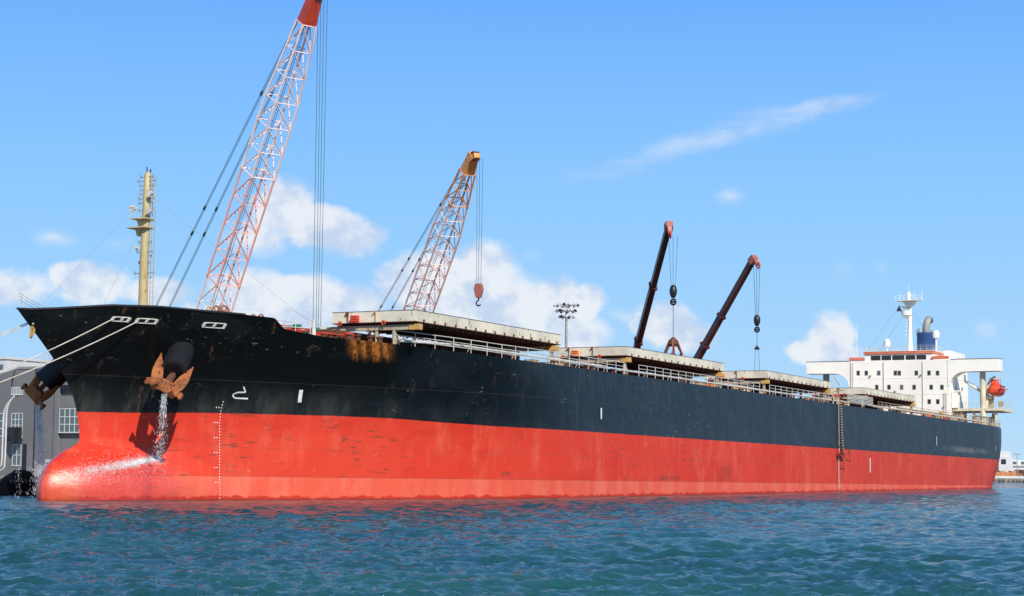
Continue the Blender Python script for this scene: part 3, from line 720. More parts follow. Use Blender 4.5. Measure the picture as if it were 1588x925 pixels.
for s, y, h, mt in ((8.0, -6.6, 0.9, 'red'), (10.1, -6.2, 1.1, 'beige'), (12.4, -8.1, 1.25, 'railwhite'), (13.3, -9.8, 0.9, 'red'), (43.5, -11.5, 1.4, 'beige'), (48, -12.2, 1.2, 'beige'), (81.5, -12, 1.3, 'beige'), (86.2, -12, 1.1, 'yellow'), (116, -12, 1.2, 'orange'), (160, -13.1, 1.3, 'beige'), (168, -13.3, 1.5, 'yellow'), (174, -13.0, 1.2, 'beige'), (187, -13.6, 1.6, 'mastcream'), (190.5, -13.4, 1.2, 'beige')): vent(s, y, h, mt)
def locker(s, y, lx, ly, h, mat, legs=False):
    zd = float(ztop(s))-0.12; mb = MB(); z0 = zd+(0.25 if legs else 0)
    mb.box((s, y, z0), (s+lx, y+ly, z0+h)); mb.box((s-0.04, y-0.04, z0+h), (s+lx+0.04, y+ly+0.04, z0+h+0.05))
    if legs:
        for dx in (0.05, lx-0.13):
            for dy in (0.05, ly-0.13): mb.box((s+dx, y+dy, zd), (s+dx+0.08, y+dy+0.08, z0))
    ship.part('deck_locker', mb, M[mat], bevel=0.02)
for a in ((40.2, -11, 1.2, .8, 1.0, 'beige'), (45, -10.5, 2.2, 1.2, 1.1, 'beige'), (78, -11, 2, 1, 1.1, 'beige'), (82.6, -10.6, 1.4, 1.2, 1.2, 'orange'), (112.6, -11, 1, 1, 1.0, 'orange'), (150.5, -12, 3, 1.4, 1.1, 'beige'), (155, -11, 2.4, 1.4, 1.3, 'beige'), (161.5, -13.2, 1.2, 1.0, 1.0, 'orange'), (165.5, -12.5, 1.8, 1.5, 1.3, 'yellow'), (170.2, -13.4, 1.6, 1, .8, 'red'), (176, -13, 2.6, 1.4, 1.2, 'beige'), (181.5, -12.5, 2.4, 1.6, 1.5, 'beige'), (186, -11.5, 3.2, 2, 1.5, 'mastcream')): locker(*a)
# green mooring winches ahead of the first hatch
for s, y in ((8.9, -7.9), (10.9, -8.1)):
    zd = float(ztop(s))-0.1; wn = MB(); wn.box((s, y-0.5, zd), (s+0.7, y+0.5, zd+0.22)); wn.box((s+0.1, y+0.15, zd+0.2), (s+0.62, y+0.5, zd+0.95))
    o = ship.part('deck_winch', wn, M['green'], bevel=0.02)
    ship.part('drum', MB().bar((s+0.35, y-0.48, zd+0.52), (s+0.35, y+0.12, zd+0.52), 0.22, n=14), M['red'], parent=o, smooth=True)
    ship.part('motor', MB().box((s+0.05, y-0.46, zd+0.78), (s+0.55, y-0.02, zd+1.02)), M['green'], parent=o, bevel=0.03)
# windlasses on the forecastle
for s, y, z, r_ in ((3.7, -5.3, 12.42, 0.55), (5.0, -7.4, 12.12, 0.34)):
    wl_ = MB(); wl_.box((s-0.5, y-0.35, 11.5), (s+0.5, y+0.35, z-0.1)); o = ship.part('windlass', wl_, M['beige'], bevel=0.03)
    dr = MB(); dr.bar((s, y-0.75, z), (s, y+0.75, z), r_*0.45, n=16); ship.part('drum', dr, M['rust'], parent=o, smooth=True)
    for dy in (-0.62, 0.0, 0.62):
        fl = MB(); fl.ring((s, y+dy, z), (0, 1, 0), r_, r_*0.12, 20); 
        for k in range(6):
            a = k*math.pi/3; fl.bar((s, y+dy, z), (s+math.cos(a)*r_, y+dy, z+math.sin(a)*r_), 0.04, n=4)
        ship.part('flange', fl, M['rust'] if dy < 0.3 else M['cream'], parent=o, smooth=True)
mb = MB(); mb.box((1.4, -2.6, 11.5), (3.0, -1.2, 12.75)); mb.box((1.3, -2.7, 12.75), (3.1, -1.1, 12.86)); ship.part('forecastle_hatch', mb, M['railwhite'], bevel=0.04)
# accommodation ladder stowed on deck, slatted
mb = MB()
for i in range(6): mb.box((115.2, -15.35, 11.22+i*0.17), (125.8, -15.27, 11.22+i*0.17+0.09))
for s in np.arange(115.3, 125.8, 1.72): mb.box((s, -15.27, 11.2), (s+0.07, -15.2, 12.2))
ship.part('accommodation_ladder', mb, M['railwhite'])
mb = MB(); mb.bar((109.3, -15.3, 10.5), (109.3, -15.3, 12.1), 0.09); mb.bar((109.3, -15.3, 12.1), (109.3, -16.7, 12.3), 0.07); mb.bar((111.0, -15.3, 10.5), (111.0, -15.3, 12.1), 0.09); mb.bar((110.2, -15.2, 10.5), (112.6, -14.5, 14.0), 0.06); mb.bar((112.6, -14.5, 14.0), (113.3, -15.0, 13.0), 0.05)
ship.part('ladder_davit', mb, M['beige'])
mb = MB(); mb.box((108.6, -15.9, 11.5), (110.4, -15.6, 11.8)); ship.part('ladder_winch', mb, M['red'])

# ---- foremast
MX = 2.62
fm = MB(); fm.sweep([(MX, 0, 11.4), (MX, 0, 16.2), (MX+0.05, 0, 18.3), (MX+0.1, 0, 20.6), (MX+0.13, 0, 22.1), (MX+0.13, 0, 22.22)], [0.32, 0.30, 0.285, 0.265, 0.235, 0.18], n=20)
mast = ship.part('foremast', fm, M['mastcream'], smooth=True)
for z, r_, dy in ((18.35, 0.62, 0.55), (18.95, 0.5, 0.35)):
    pf = MB(); pf.box((MX-0.55, -0.45, z), (MX+0.5, r_+dy, z+0.08)); pf.prism([(MX-0.3, z), (MX+0.3, z), (MX+0.2, z-0.5), (MX-0.1, z-0.5)], 1, 0.1, r_*1.0)
    ship.part('platform', pf, M['mastcream'], parent=mast)
pr = MB()
for y in (0.25, 0.6, 0.95): pr.bar((MX-0.5, y, 19.0), (MX-0.5, y, 19.85), 0.02, n=4)
for z in (19.4, 19.8): pr.bar((MX-0.5, 0.2, z), (MX-0.5, 1.0, z), 0.02, n=4)
ship.part('platform_rail', pr, M['railwhite'], parent=mast)
ld = MB()
for dx in (0, 0.3): ld.bar((MX+0.25+dx*0.7, -0.36-dx*0.3, 11.6), (MX+0.25+dx*0.7, -0.36-dx*0.3, 21.9), 0.025, n=4)
z = 11.9
while z < 21.8: ld.bar((MX+0.25, -0.36, z), (MX+0.46, -0.45, z), 0.022, n=4); z += 0.35
for z in (13, 15, 16.5, 18.8, 20.2, 21.3): ld.bar((MX, 0, z), (MX+0.3, -0.4, z), 0.03, n=4)
ship.part('ladder', ld, M['mastcream'], parent=mast)
for z, l in ((15.3, 0.75), (16.0, 0.45), (16.75, 0.6), (17.4, 0.5), (19.6, 0.6), (20.1, 0.55), (20.4, 0.6), (20.7, 0.5), (21.0, 0.5), (21.3, 0.55), (21.6, 0.7), (21.9, 0.5)):
    ya = MB(); ya.bar((MX, l, z), (MX, -l*1.1, z), 0.03, n=5); ya.bar((MX, l, z-0.08), (MX, l, z+0.14), 0.06, n=6); ya.bar((MX, -l*1.1, z-0.1), (MX, -l*1.1, z+0.12), 0.05, n=6)
    ship.part('lamp_arm', ya, M['grey'], parent=mast)
for (y, z, r_) in ((0.85, 19.75, 0.22), (-0.62, 20.7, 0.17), (-0.55, 19.45, 0.18), (0.5, 17.0, 0.14)):
    fl = MB(); fl.sweep([(MX-0.45, y, z), (MX-0.3, y, z), (MX-0.1, y, z), (MX, y*0.8, z)], [r_, r_*0.95, r_*0.5, 0.04], n=14)
    ship.part('floodlight', fl, M['railwhite'], parent=mast, smooth=True)
mb = MB(); mb.bar((MX+0.05, 0, 22.1), (MX+0.05, 0.05, 22.6), 0.04, n=6); mb.bar((MX+0.2, -0.15, 22.1), (MX+0.2, -0.15, 22.45), 0.05, n=6); ship.part('mast_light', mb, M['black'], parent=mast)
mb = MB()
for a, b_ in (((MX, 0.3, 20.4), (-6.0, 1.2, 12.5)), ((MX, 0.3, 18.5), (-1.2, 0.6, 12.2)), ((MX, -0.1, 20.8), (13.0, -7.4, 12.1)), ((15.5, -3, 14.0), (12.7, -8, 12.2))): mb.bar(a, b_, 0.009, n=4)
ship.part('stay_wire', mb, M['grey'], parent=mast)

# ---- accommodation block and bridge
wm = MB(); wm.box((195.5, -7.9, 10.4), (207.5, 8.5, 21.35))
for z in (13.3, 15.9, 18.5): wm.box((195.46, -7.94, z), (207.4, 8.54, z+0.06))
house = ship.part('superstructure', wm, M['white'], bevel=0.04)
def wings():
    for sg, edge in ((-1, -7.9), (1, 8.5)):
        tip = sg*15.6; r_ = 2.0
        poly = [(edge-sg*0.4, 21.32), (tip, 21.38), (tip, 19.45), (edge+sg*(r_+0.4), 19.40)]
        for k in range(1, 9):
            a = math.pi/2*k/8; poly.append((edge+sg*(r_+0.4)*(1-math.sin(a)), 19.40-(r_+0.2)*(1-math.cos(a))))
        poly.append((edge-sg*0.4, 17.2))
        mb = MB(); mb.prism(poly, 0, 195.42, 198.0); o = ship.part('bridge_wing', mb, M['white'], bevel=0.03)
        ship.part('wing_coping', MB().box((195.36, edge, 21.38), (198.06, tip+sg*0.05, 21.46)), M['grey'], parent=o)
        bp = MB(); bp.box((195.40, edge-sg*0.1+(0 if sg > 0 else 0), 21.47), (196.2, edge+sg*(-2.4), 21.95)) if sg > 0 else bp.box((195.40, -5.05, 21.47), (196.2, -7.6, 21.95))
        ship.part('orange_panel', bp, M['bandorange'], parent=o)
wings()
wh = MB(); wh.box((195.75, -5.0, 21.35), (203, 5.9, 22.42)); wb = ship.part('wheelhouse', wh, M['white'], bevel=0.03)
ship.part('orange_band', MB().box((195.55, -5.15, 22.42), (203.1, 6.05, 22.85)), M['bandorange'], parent=wb)
ship.part('roof_edge', MB().box((195.5, -5.2, 22.86), (203.15, 6.1, 22.93)), M['white'], parent=wb)
for a, b_ in ((4.85, 3.28), (3.10, 1.55), (1.36, -0.60), (-0.82, -2.36), (-2.55, -4.11)):
    f = ship.part('window_frame', MB().box((195.70, a+0.06, 21.40), (195.76, b_-0.06, 22.28)), M['white'], parent=wb)
    ship.part('bridge_window', MB().box((195.66, a, 21.46), (195.71, b_, 22.22)), M['glass'], parent=wb)
def porthole(y, z, s=195.5, w=0.40, h=0.62, mat='glass'):
    fr = MB(); fr.box((s-0.05, y-w/2-0.07, z-h/2-0.07), (s-0.0, y+w/2+0.07, z+h/2+0.07)); ship.part('window_frame', fr, M['grey'], parent=house)
    ship.part('window', MB().box((s-0.075, y-w/2, z-h/2), (s-0.045, y+w/2, z+h/2)), M[mat], parent=house)
for y, z in ((6.90, 19.47), (5.57, 19.45), (0.82, 19.38), (0.19, 19.36), (-2.57, 19.32), (-4.60, 19.29), (-5.96, 19.26), (3.86, 17.15), (1.87, 17.13), (-2.19, 17.07), (-4.92, 17.04), (-6.63, 17.02), (-4.59, 14.76), (-5.95, 14.75)): porthole(y, z)
for y, z in ((3.53, 19.42), (-0.18, 17.10)): porthole(y, z, mat='glassblue')
for s, z in ((199, 17.0), (203, 17.0), (199, 14.6), (203, 14.6), (205, 19.2)):
    ship.part('window', MB().box((s, -7.97, z-0.3), (s+0.6, -7.88, z+0.3)), M['glass'], parent=house)
for (y, z0, z1) in ((7.9, 10.6, 21.3), (-7.2, 10.6, 16.2)):
    ld = MB()
    for o_ in (-0.2, 0.2): ld.box((195.28, y+o_-0.025, z0), (195.34, y+o_+0.025, z1))
    z = z0+0.2
    while z < z1: ld.box((195.29, y-0.2, z), (195.33, y+0.2, z+0.035)); z += 0.35
    ship.part('wall_ladder', ld, M['railwhite'], parent=house)
for (y, z) in ((6.2, 12.0), (2.2, 12.0), (-1.5, 12.0), (-5.0, 12.0)):
    ship.part('door', MB().box((195.40, y-0.42, z-1.2), (195.47, y+0.42, z+0.75)), M['beige'], parent=house, bevel=0.02)
for (y, z) in ((5.1, 13.9), (0.9, 16.4), (-3.3, 18.95), (4.9, 18.95), (-6.9, 13.9)):
    ship.part('wall_lamp', MB().box((195.2, y-0.12, z-0.1), (195.46, y+0.12, z+0.14)), M['grey'], parent=house, bevel=0.02)
for y in (8.1, 2.7, -3.6): ship.part('drain_pipe', MB().bar((195.36, y, 13.4), (195.36, y, 21.2), 0.045, n=6), M['railwhite'], parent=house)
ship.part('wall_vent', MB().box((195.3, -2.0, 14.3), (195.46, -0.9, 15.1)), M['grey'], parent=house)
# rails on the wheelhouse roof
mb = MB(); P4 = [(195.7, -5.1), (195.7, 6.0), (203, 6.0), (203, -5.1), (195.7, -5.1)]
for (a, b_) in zip(P4[:-1], P4[1:]):
    n = int(max(abs(a[0]-b_[0]), abs(a[1]-b_[1]))/0.9)
    for i in range(n+1): x, y = a[0]+(b_[0]-a[0])*i/n, a[1]+(b_[1]-a[1])*i/n; mb.bar((x, y, 22.9), (x, y, 23.75), 0.025, n=4)
    for z in (23.2, 23.48, 23.75): mb.bar((*a, z), (*b_, z), 0.022, n=4)
ship.part('roof_rail', mb, M['railwhite'], parent=wb)
# aft casing and funnel
ship.part('casing', MB().box((203.2, -6.2, 21.36), (213, 4, 23.3)), M['white'], parent=house)
ship.part('casing', MB().box((207.5, -5.6, 10.4), (214.5, 4.6, 21.2)), M['white'], parent=house)
fn = MB(); fn.lathe((207, -1.25, 23.2), [(1.52, 0), (1.52, 2.9), (1.55, 2.95), (1.55, 3.3), (1.45, 3.42)], 32); fun = ship.part('funnel', fn, M['blue'], smooth=35)
ep = MB(); ep.sweep([(207, -1.2, 26.3), (207, -1.25, 27.4), (207.0, -1.35, 28.0), (207.25, -1.42, 28.55), (207.8, -1.45, 28.85), (208.5, -1.45, 28.8)], [0.62, 0.60, 0.60, 0.60, 0.58, 0.56], n=18); ship.part('exhaust_pipe', ep, M['grey'], parent=fun, smooth=True)
ship.part('pipe_mouth', MB().sweep([(207.7, -1.44, 28.83), (208.6, -1.45, 28.8)], [0.6, 0.6], n=18), M['black'], parent=fun, smooth=35)
for y, h in ((-0.2, 27.3), (-2.3, 27.0), (0.05, 27.0)): ship.part('exhaust_pipe', MB().bar((206.4, y, 26.2), (206.4, y, h), 0.17, n=10), M['grey'], parent=fun, smooth=True)
for z in (24.2, 25.2): ship.part('funnel_band', MB().ring((207, -1.25, z), (0, 0, 1), 1.53, 0.035, 32), M['blue'], parent=fun)
def radome(s, y, zb, zt, r_, base):
    mb = MB(); mb.bar((s, y, base), (s, y, zb), 0.13, n=8); o = ship.part('satellite_mast', mb, M['white'], smooth=True)
    hgt = zt-zb; dm_ = MB(); dm_.lathe((s, y, zb), [(r_*0.75, 0), (r_*0.97, 0.05), (r_, hgt*0.45), (r_*0.93, hgt*0.68), (r_*0.7, hgt*0.87), (r_*0.35, hgt*0.97), (0.02, hgt)], 20)
    ship.part('radome', dm_, M['dome'], parent=o, smooth=True)
radome(198.0, 2.86, 23.75, 25.15, 0.55, 22.9)
radome(203.0, -3.9, 25.4, 26.7, 0.58, 22.9)
# radar mast
YM = -0.66
rm = MB(); rm.sweep([(199, YM, 22.9), (199, YM, 23.3), (199, YM, 24.6), (199, YM, 28.0), (199, YM, 31.0)], [0.62, 0.46, 0.34, 0.30, 0.26], n=16); rmo = ship.part('radar_mast', rm, M['white'], smooth=True)
pf = MB(); pf.box((198.0, -2.85, 31.2), (199.9, 1.45, 31.28)); pf.prism([(-1.9, 31.2), (0.5, 31.2), (-0.2, 30.2), (-1.1, 30.2)], 0, 198.7, 199.2); ship.part('mast_platform', pf, M['white'], parent=rmo)
pr = MB()
for y in (-2.85, -2.1, -1.4, 0.1, 0.8, 1.45): pr.bar((198, y, 31.25), (198, y, 32.0), 0.03, n=4)
for z in (31.6, 32.0): pr.bar((198, -2.85, z), (198, 1.45, z), 0.025, n=4)
ship.part('platform_rail', pr, M['white'], parent=rmo)
cn = MB(); cn.lathe((198.8, -0.2, 28.3), [(0.2, 0), (0.75, 0.55), (0.85, 0.6), (0.85, 1.25), (0.8, 1.25), (0.8, 0.65)], 16); ship.part('crows_nest', cn, M['white'], parent=rmo, smooth=35)
ra = MB(); ra.box((198.3, -0.4, 29.9), (198.7, 0.3, 30.2)); ra.box((198.4, -1.1, 30.2), (198.6, 0.9, 30.36)); ship.part('radar_scanner', ra, M['grey'], parent=rmo)
ra = MB(); ra.lathe((199, -0.5, 31.28), [(0.3, 0), (0.3, 0.5), (0.42, 0.7), (0.35, 1.1), (0.1, 1.4)], 12); ra.bar((199, -0.55, 32.4), (199, -0.55, 33.9), 0.03, n=4); ship.part('mast_head', ra, M['white'], parent=rmo, smooth=True)
for y, z in ((-2.7, 32.9), (-1.5, 32.6), (0.9, 32.5)): ship.part('antenna', MB().bar((198.9, y, 31.3), (198.9, y, z), 0.03, n=4), M['white'], parent=rmo)
ya = MB()
for z, l in ((25.1, 0.5), (25.7, 0.55), (26.3, 0.6), (27.0, 0.45), (27.6, 0.5)): ya.bar((199, YM, z), (198.9, YM+l+0.2, z+0.06), 0.05, n=5); ya.bar((199, YM, z), (198.9, YM-l*0.8, z-0.06), 0.04, n=5)
ship.part('mast_arm', ya, M['white'], parent=rmo)
cone = MB(); cone.lathe((198.6, 0.95, 29.55), [(0.48, 0), (0.03, 0.9)], 14); ship.part('day_shape', cone, M['black'], parent=rmo)
wr = MB()
for a, b_ in (((199, 0.6, 31.2), (196.5, 5.5, 23.2)), ((199, 0.3, 29.0), (196.5, 3.6, 23.2)), ((199, -1, 29.6), (202, -4.6, 23.2))): wr.bar(a, b_, 0.016, n=4)
ship.part('stay_wire', wr, M['wire'], parent=rmo)
ship.part('whip_antenna', MB().bar((196.2, 7.3, 21.9), (196.2, 7.3, 27.3), 0.045, 0.02, n=6), M['white'])
# boat deck, pillars, davits
bd = MB(); bd.box((196.5, -15.5, 13.25), (205.5, -8.0, 13.70)); bdo = ship.part('boat_deck', bd, M['paleyellow'], bevel=0.03)
mb = MB(); P4 = [(196.6, -8.2), (196.6, -15.4), (205.4, -15.4)]
for (a, b_) in zip(P4[:-1], P4[1:]):
    n = 8
    for i in range(n+1): x, y = a[0]+(b_[0]-a[0])*i/n, a[1]+(b_[1]-a[1])*i/n; mb.bar((x, y, 13.7), (x, y, 14.75), 0.03, n=4)
    for z in (14.1, 14.42, 14.75): mb.bar((*a, z), (*b_, z), 0.028, n=4)
ship.part('deck_rail', mb, M['railwhite'], parent=bdo)
for s, y in ((197.2, -9.3), (197.2, -11.2), (197.2, -14.6), (204.5, -12.6), (201, -13.8), (201, -9)): ship.part('pillar', MB().bar((s, y, 10.4), (s, y, 13.15), 0.22, n=10), M['paleyellow'], parent=bdo, smooth=True)
ship.part('wing_pillar', MB().bar((196.9, -12.7, 10.5), (196.9, -12.7, 19.45), 0.46, n=20), M['paleyellow'], smooth=True)
ship.part('wing_pillar', MB().bar((196.9, 12.7, 10.5), (196.9, 12.7, 19.45), 0.52, n=20), M['grey'], smooth=True)
pc = MB(); pc.sweep([(197.6, -13.9, 15.3), (197.3, -11.6, 16.8), (197, -9.9, 17.9)], [0.26, 0.2, 0.12], n=8); pc.bar((197.0, -9.95, 18.2), (197.5, -13.6, 16.1), 0.04, n=4); pc.bar((197, -9.9, 17.9), (197, -9.9, 18.4), 0.12, n=6)
ship.part('provision_crane', pc, M['paleyellow'], smooth=True)
vt = MB(); vt.box((196.2, -8.9, 13.75), (197.6, -8.0, 16.3)); vt.box((196.1, -9.4, 16.3), (197.7, -8.0, 16.5)); ship.part('stair_house', vt, M['white'], parent=house)
for s in (197.4, 201.2):
    dv = MB(); dv.sweep([(s, -13.0, 13.7), (s, -13.3, 15.5), (s, -13.3, 17.2), (s, -13.9, 18.3), (s, -14.6, 18.7)], [0.24, 0.22, 0.2, 0.17, 0.14], n=8); ship.part('davit', dv, M['paleyellow'], smooth=True)
for (y, z, h) in ((-14.9, 14.0, 0.9), (-13.4, 13.8, 1.6), (-13.4, 10.8, 1.6)):
    ship.part('deck_machinery', MB().box((198.2+abs(y)*0.05, y-0.4, z), (199.6, y+0.3, z+h)), M['yellow' if z < 12 else 'mastcream'], bevel=0.05)
mb = MB()
for i in range(9):
    s = 186+i*1.1; mb.box((s, -14.0, 10.6), (s+0.14, -13.85, 12.1))
mb.box((185.9, -14.1, 12.1), (195.2, -13.8, 12.25)); mb.box((185.9, -14.0, 11.3), (195.2, -13.9, 11.4)); ship.part('stanchion_frame', mb, M['beige'])

# ------------------------------------------------------------------ anchors hanging in the hawse pipes (things of their own)
VIEW = Vector((0.89, 0.45, 0.08)).normalized()      # direction in which the bow is seen
def anchor(E_, R_, label, a, lean=0.0, swing=0.0, k_=1.0, mat='rust'):
    """stockless anchor, shank in the pipe; a = direction of its crown"""
    d = Matrix.Rotation(R(swing), 3, VIEW) @ (E_-R_).normalized(); a = (a-d*a.dot(d)).normalized(); b = a.cross(d).normalized()
    t = Thing('anchor', label, 'anchor', tuple(E_), SHIP, 'anchors hanging from the bow')
    C = E_+d*(1.30 if k_ > 0.95 else 0.75)+Vector((0, 0, -0.28))
    t.part('shank', MB().beam(E_-d*0.8, C, 0.34, 0.26, 0.46, 0.36), M['rustdark'], bevel=0.04)
    cr = MB(); cr.beam(C-a*1.02*k_+d*0.05, C+a*1.02*k_+d*0.05, 0.50, 0.55); cr.beam(C-a*0.5-d*0.1, C+a*0.5-d*0.1, 0.85, 0.8)
    t.part('crown', cr, M[mat], bevel=0.10)
    for s_ in (-1, 1):
        root = C+a*s_*0.66*k_
        f = (-d+a*s_*(0.22+lean*s_)+b*0.22).normalized(); wv = f.cross(b).normalized(); th = wv.cross(f).normalized()
        prof = [(-0.45, 0.26), (0.1, 0.33), (0.6, 0.38), (1.15, 0.36), (1.65, 0.25), (2.1, 0.11), (2.45, 0.01)]; prof = [(x*k_, w_*k_) for x, w_ in prof]
        vs = []
        for x, w_ in prof:
            tt = 0.24*(1-x/2.6)
            for p_, q_ in ((-1, -0.3), (-0.35, -1), (0.35, -1), (1, -0.3), (1, 0.3), (0, 1.35), (-1, 0.3)):
                vs.append(root+f*x+wv*w_*p_+th*(tt*q_+0.07*x*x))
        n = 7; fs = [(i*n+k, i*n+(k+1) % n, (i+1)*n+(k+1) % n, (i+1)*n+k) for i in range(len(prof)-1) for k in range(n)]+[tuple(range(n)), tuple((len(prof)-1)*n+k for k in range(n))]
        t.part('fluke', MB().add(vs, fs), M[mat], bevel=0.02)
        t.part('tripping_palm', MB().beam(root+a*s_*0.42, root+a*s_*0.55+d*0.42-b*0.15, 0.42, 0.36, 0.16, 0.16), M['rust'], bevel=0.04)
    ch = MB()
    for k in range(5): ch.ring(E_-d*(0.3+k*0.27)-VIEW*0.22, a if k % 2 else b, 0.15, 0.05, 12, 5)
    t.part('chain', ch, M['rustdark'], smooth=True)
    return C
dn = (EN-RN).normalized()
CN = anchor(EN, RN, 'rusty orange anchor lit by the sun on the flank, casting a shadow below', Matrix.Rotation(R(24), 3, VIEW) @ VIEW.cross(dn), 0.14, 24, 0.98)
CF = anchor(EF, RF, 'rusty anchor sticking out past the stem in front of the grey building', Vector((0.35, -0.15, 1.0)), 0, 0, 0.72, 'rust')

def jet(name, label, p0, z1, sp0, sp1, n, wind, group, big=1.0):
    mb = MB(); rg = np.random.RandomState(int(abs(p0[0]*100))+3)
    for i in range(n):
        t = rg.rand(); z = p0[2]+(z1-p0[2])*t; sp = sp0+(sp1-sp0)*t
        strand = (i % 3-1)*0.16
        x = p0[0]+rg.normal(0, sp)+wind[0]*t; y = p0[1]+rg.normal(0, sp)+strand*(1-t*0.5)+wind[1]*t
        r = big*(0.004+0.0062*rg.rand()**2); L = r*(3+rg.rand()*(24 if t < 0.35 else 9))
        mb.add([(x+r, y, z), (x, y+r, z), (x-r, y, z), (x, y-r, z), (x, y, z+L), (x, y, z-L)], [(0,1,4),(1,2,4),(2,3,4),(3,0,4),(1,0,5),(2,1,5),(3,2,5),(0,3,5)])
    single(name, mb, M['drop'], label, 'water', (p0[0], p0[1], z1), SHIP, group, kind='stuff')
jet('falling_water', 'white wash water pouring off the sunlit anchor down the red flank', (CN.x-0.15, CN.y-0.1, CN.z-0.35), 2.3, 0.04, 0.24, 1000, (0.0, 0.30), 'wash water falling from the anchors')
jet('falling_water', 'white wash water falling from the far anchor in front of the grey building', (CF.x, CF.y-0.3, CF.z-0.4), 0.05, 0.06, 0.30, 3200, (0.3, -0.3), 'wash water falling from the anchors', 1.35)
jet('falling_water', 'thin second trickle falling left of the main wash from the far anchor', (CF.x-0.2, CF.y+0.9, CF.z-0.5), 0.05, 0.03, 0.12, 260, (0.1, 0.25), 'wash water falling from the anchors')

# white droplets added along the bulb shoulder to draw its wet glare
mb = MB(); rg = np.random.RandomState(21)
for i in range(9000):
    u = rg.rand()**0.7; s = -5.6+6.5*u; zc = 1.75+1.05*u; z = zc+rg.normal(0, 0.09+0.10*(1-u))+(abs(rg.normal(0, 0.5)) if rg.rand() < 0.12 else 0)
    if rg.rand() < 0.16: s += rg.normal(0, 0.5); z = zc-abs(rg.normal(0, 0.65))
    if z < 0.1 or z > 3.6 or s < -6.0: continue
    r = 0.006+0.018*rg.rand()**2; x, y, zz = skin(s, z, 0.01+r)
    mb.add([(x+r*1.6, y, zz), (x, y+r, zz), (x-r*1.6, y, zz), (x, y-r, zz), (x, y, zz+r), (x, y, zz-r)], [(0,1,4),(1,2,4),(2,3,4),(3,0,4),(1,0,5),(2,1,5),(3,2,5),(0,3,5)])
single('glare_droplets', mb, M['drop'], 'added white droplets drawing the wet glare streak over the red bulbous bow', 'water', (-2.5, -3.5, 1.5), SHIP, None, kind='stuff')

# ------------------------------------------------------------------ mooring ropes to bollards on the quay
def shp(v): return SHIP @ Vector(v)
def lnd(v): return LAND @ Vector(v)
def rope(a, b, sag, label, r=0.035):
    a, b = shp(a), lnd(b); mb = MB(); pts = []
    for i in range(31):
        t = i/30; p = a.lerp(b, t); p.z -= sag*4*t*(1-t); pts.append(p)
    mb.sweep(pts, [r]*31, n=6); single('mooring_rope', mb, M['rope'], label, 'rope', tuple(a), FREE, 'mooring ropes from the bow', smooth=True)
rope((-8.4, 0.1, 11.1), (-21.0, 19.2, 1.75), 0.3, 'upper of the two pale ropes leaving the yellow bracket at the tip of the bow')
rope((-8.4, 0.15, 11.0), (-20.2, 19.0, 1.75), 0.55, 'lower of the two pale ropes leaving the yellow bracket at the tip of the bow')
rope(skin(-4.45, 11.52, 0.1), (-36.0, 18.2, 1.75), 3.0, 'pale rope sloping from the foremost white fairlead across the black bow')
rope(skin(-3.0, 11.46, 0.1), (-37.2, 18.6, 1.75), 3.2, 'pale rope sloping from the second white fairlead across the black bow')
for s, y in ((-20.6, 19.1), (-36.6, 18.4)):
    mb = MB(); mb.lathe((s, y, 1.15), [(0.45, 0), (0.45, 0.06), (0.22, 0.1), (0.22, 0.5), (0.34, 0.6), (0.34, 0.72), (0.1, 0.78)], 16)
    single('quay_bollard', mb, M['black'], ('nearer' if s < -30 else 'farther')+' black iron bollard on the quay holding two bow ropes', 'bollard', (s, y, 1.15), LAND, 'quay bollards', smooth=True)

# ------------------------------------------------------------------ pilot ladder on the side
t = Thing('pilot_ladder', 'dark rope ladder hanging down the black hull side with a cluttered lower platform', 'ladder', (108.9, -16.3, 11.2), SHIP)
lad = MB(); z = 11.0; k = 0
while z > 5.1:
    s = 109.0+(11-z)*0.12; lad.box((s-0.28, -16.42, z), (s+0.28, -16.28, z+0.07)); z -= 0.3
t.part('rungs', lad, M['rope'])
for o_ in (-0.3, 0.3): t.part('side_rope', MB().bar((109.0+o_, -16.36, 11.4), (109.72+o_, -16.36, 5.0), 0.05, n=5), M['rustdark'])
t.part('side_rope', MB().bar((108.2, -16.36, 11.4), (108.35, -16.36, 5.3), 0.03, n=5), M['rope'])
pf = MB(); pf.box((107.8, -16.8, 4.9), (109.9, -16.25, 4.98)); pf.bar((107.6, -17.0, 4.9), (107.2, -17.0, 6.1), 0.05); pf.bar((109.8, -17.0, 4.9), (109.8, -17.0, 5.9), 0.05); pf.bar((107.3, -17, 5.7), (109.8, -17, 5.5), 0.04); pf.bar((107.4, -16.4, 6.2), (109.4, -17, 4.2), 0.05); pf.bar((108.6, -17, 4.3), (110.4, -17, 4.2), 0.05); pf.bar((110.3, -17, 5.2), (110.4, -17, 4.2), 0.04)
t.part('platform', pf, M['rustdark'])
rt = MB(); z = 4.8
while z > 1.0: rt.box((108.42, -16.30, z), (108.58, -16.2, z+0.10)); z -= 0.24
rt.bar((108.5, -16.25, 4.9), (108.5, -16.25, 0.9), 0.02, n=4); t.part('tail_rope', rt, M['rope'])

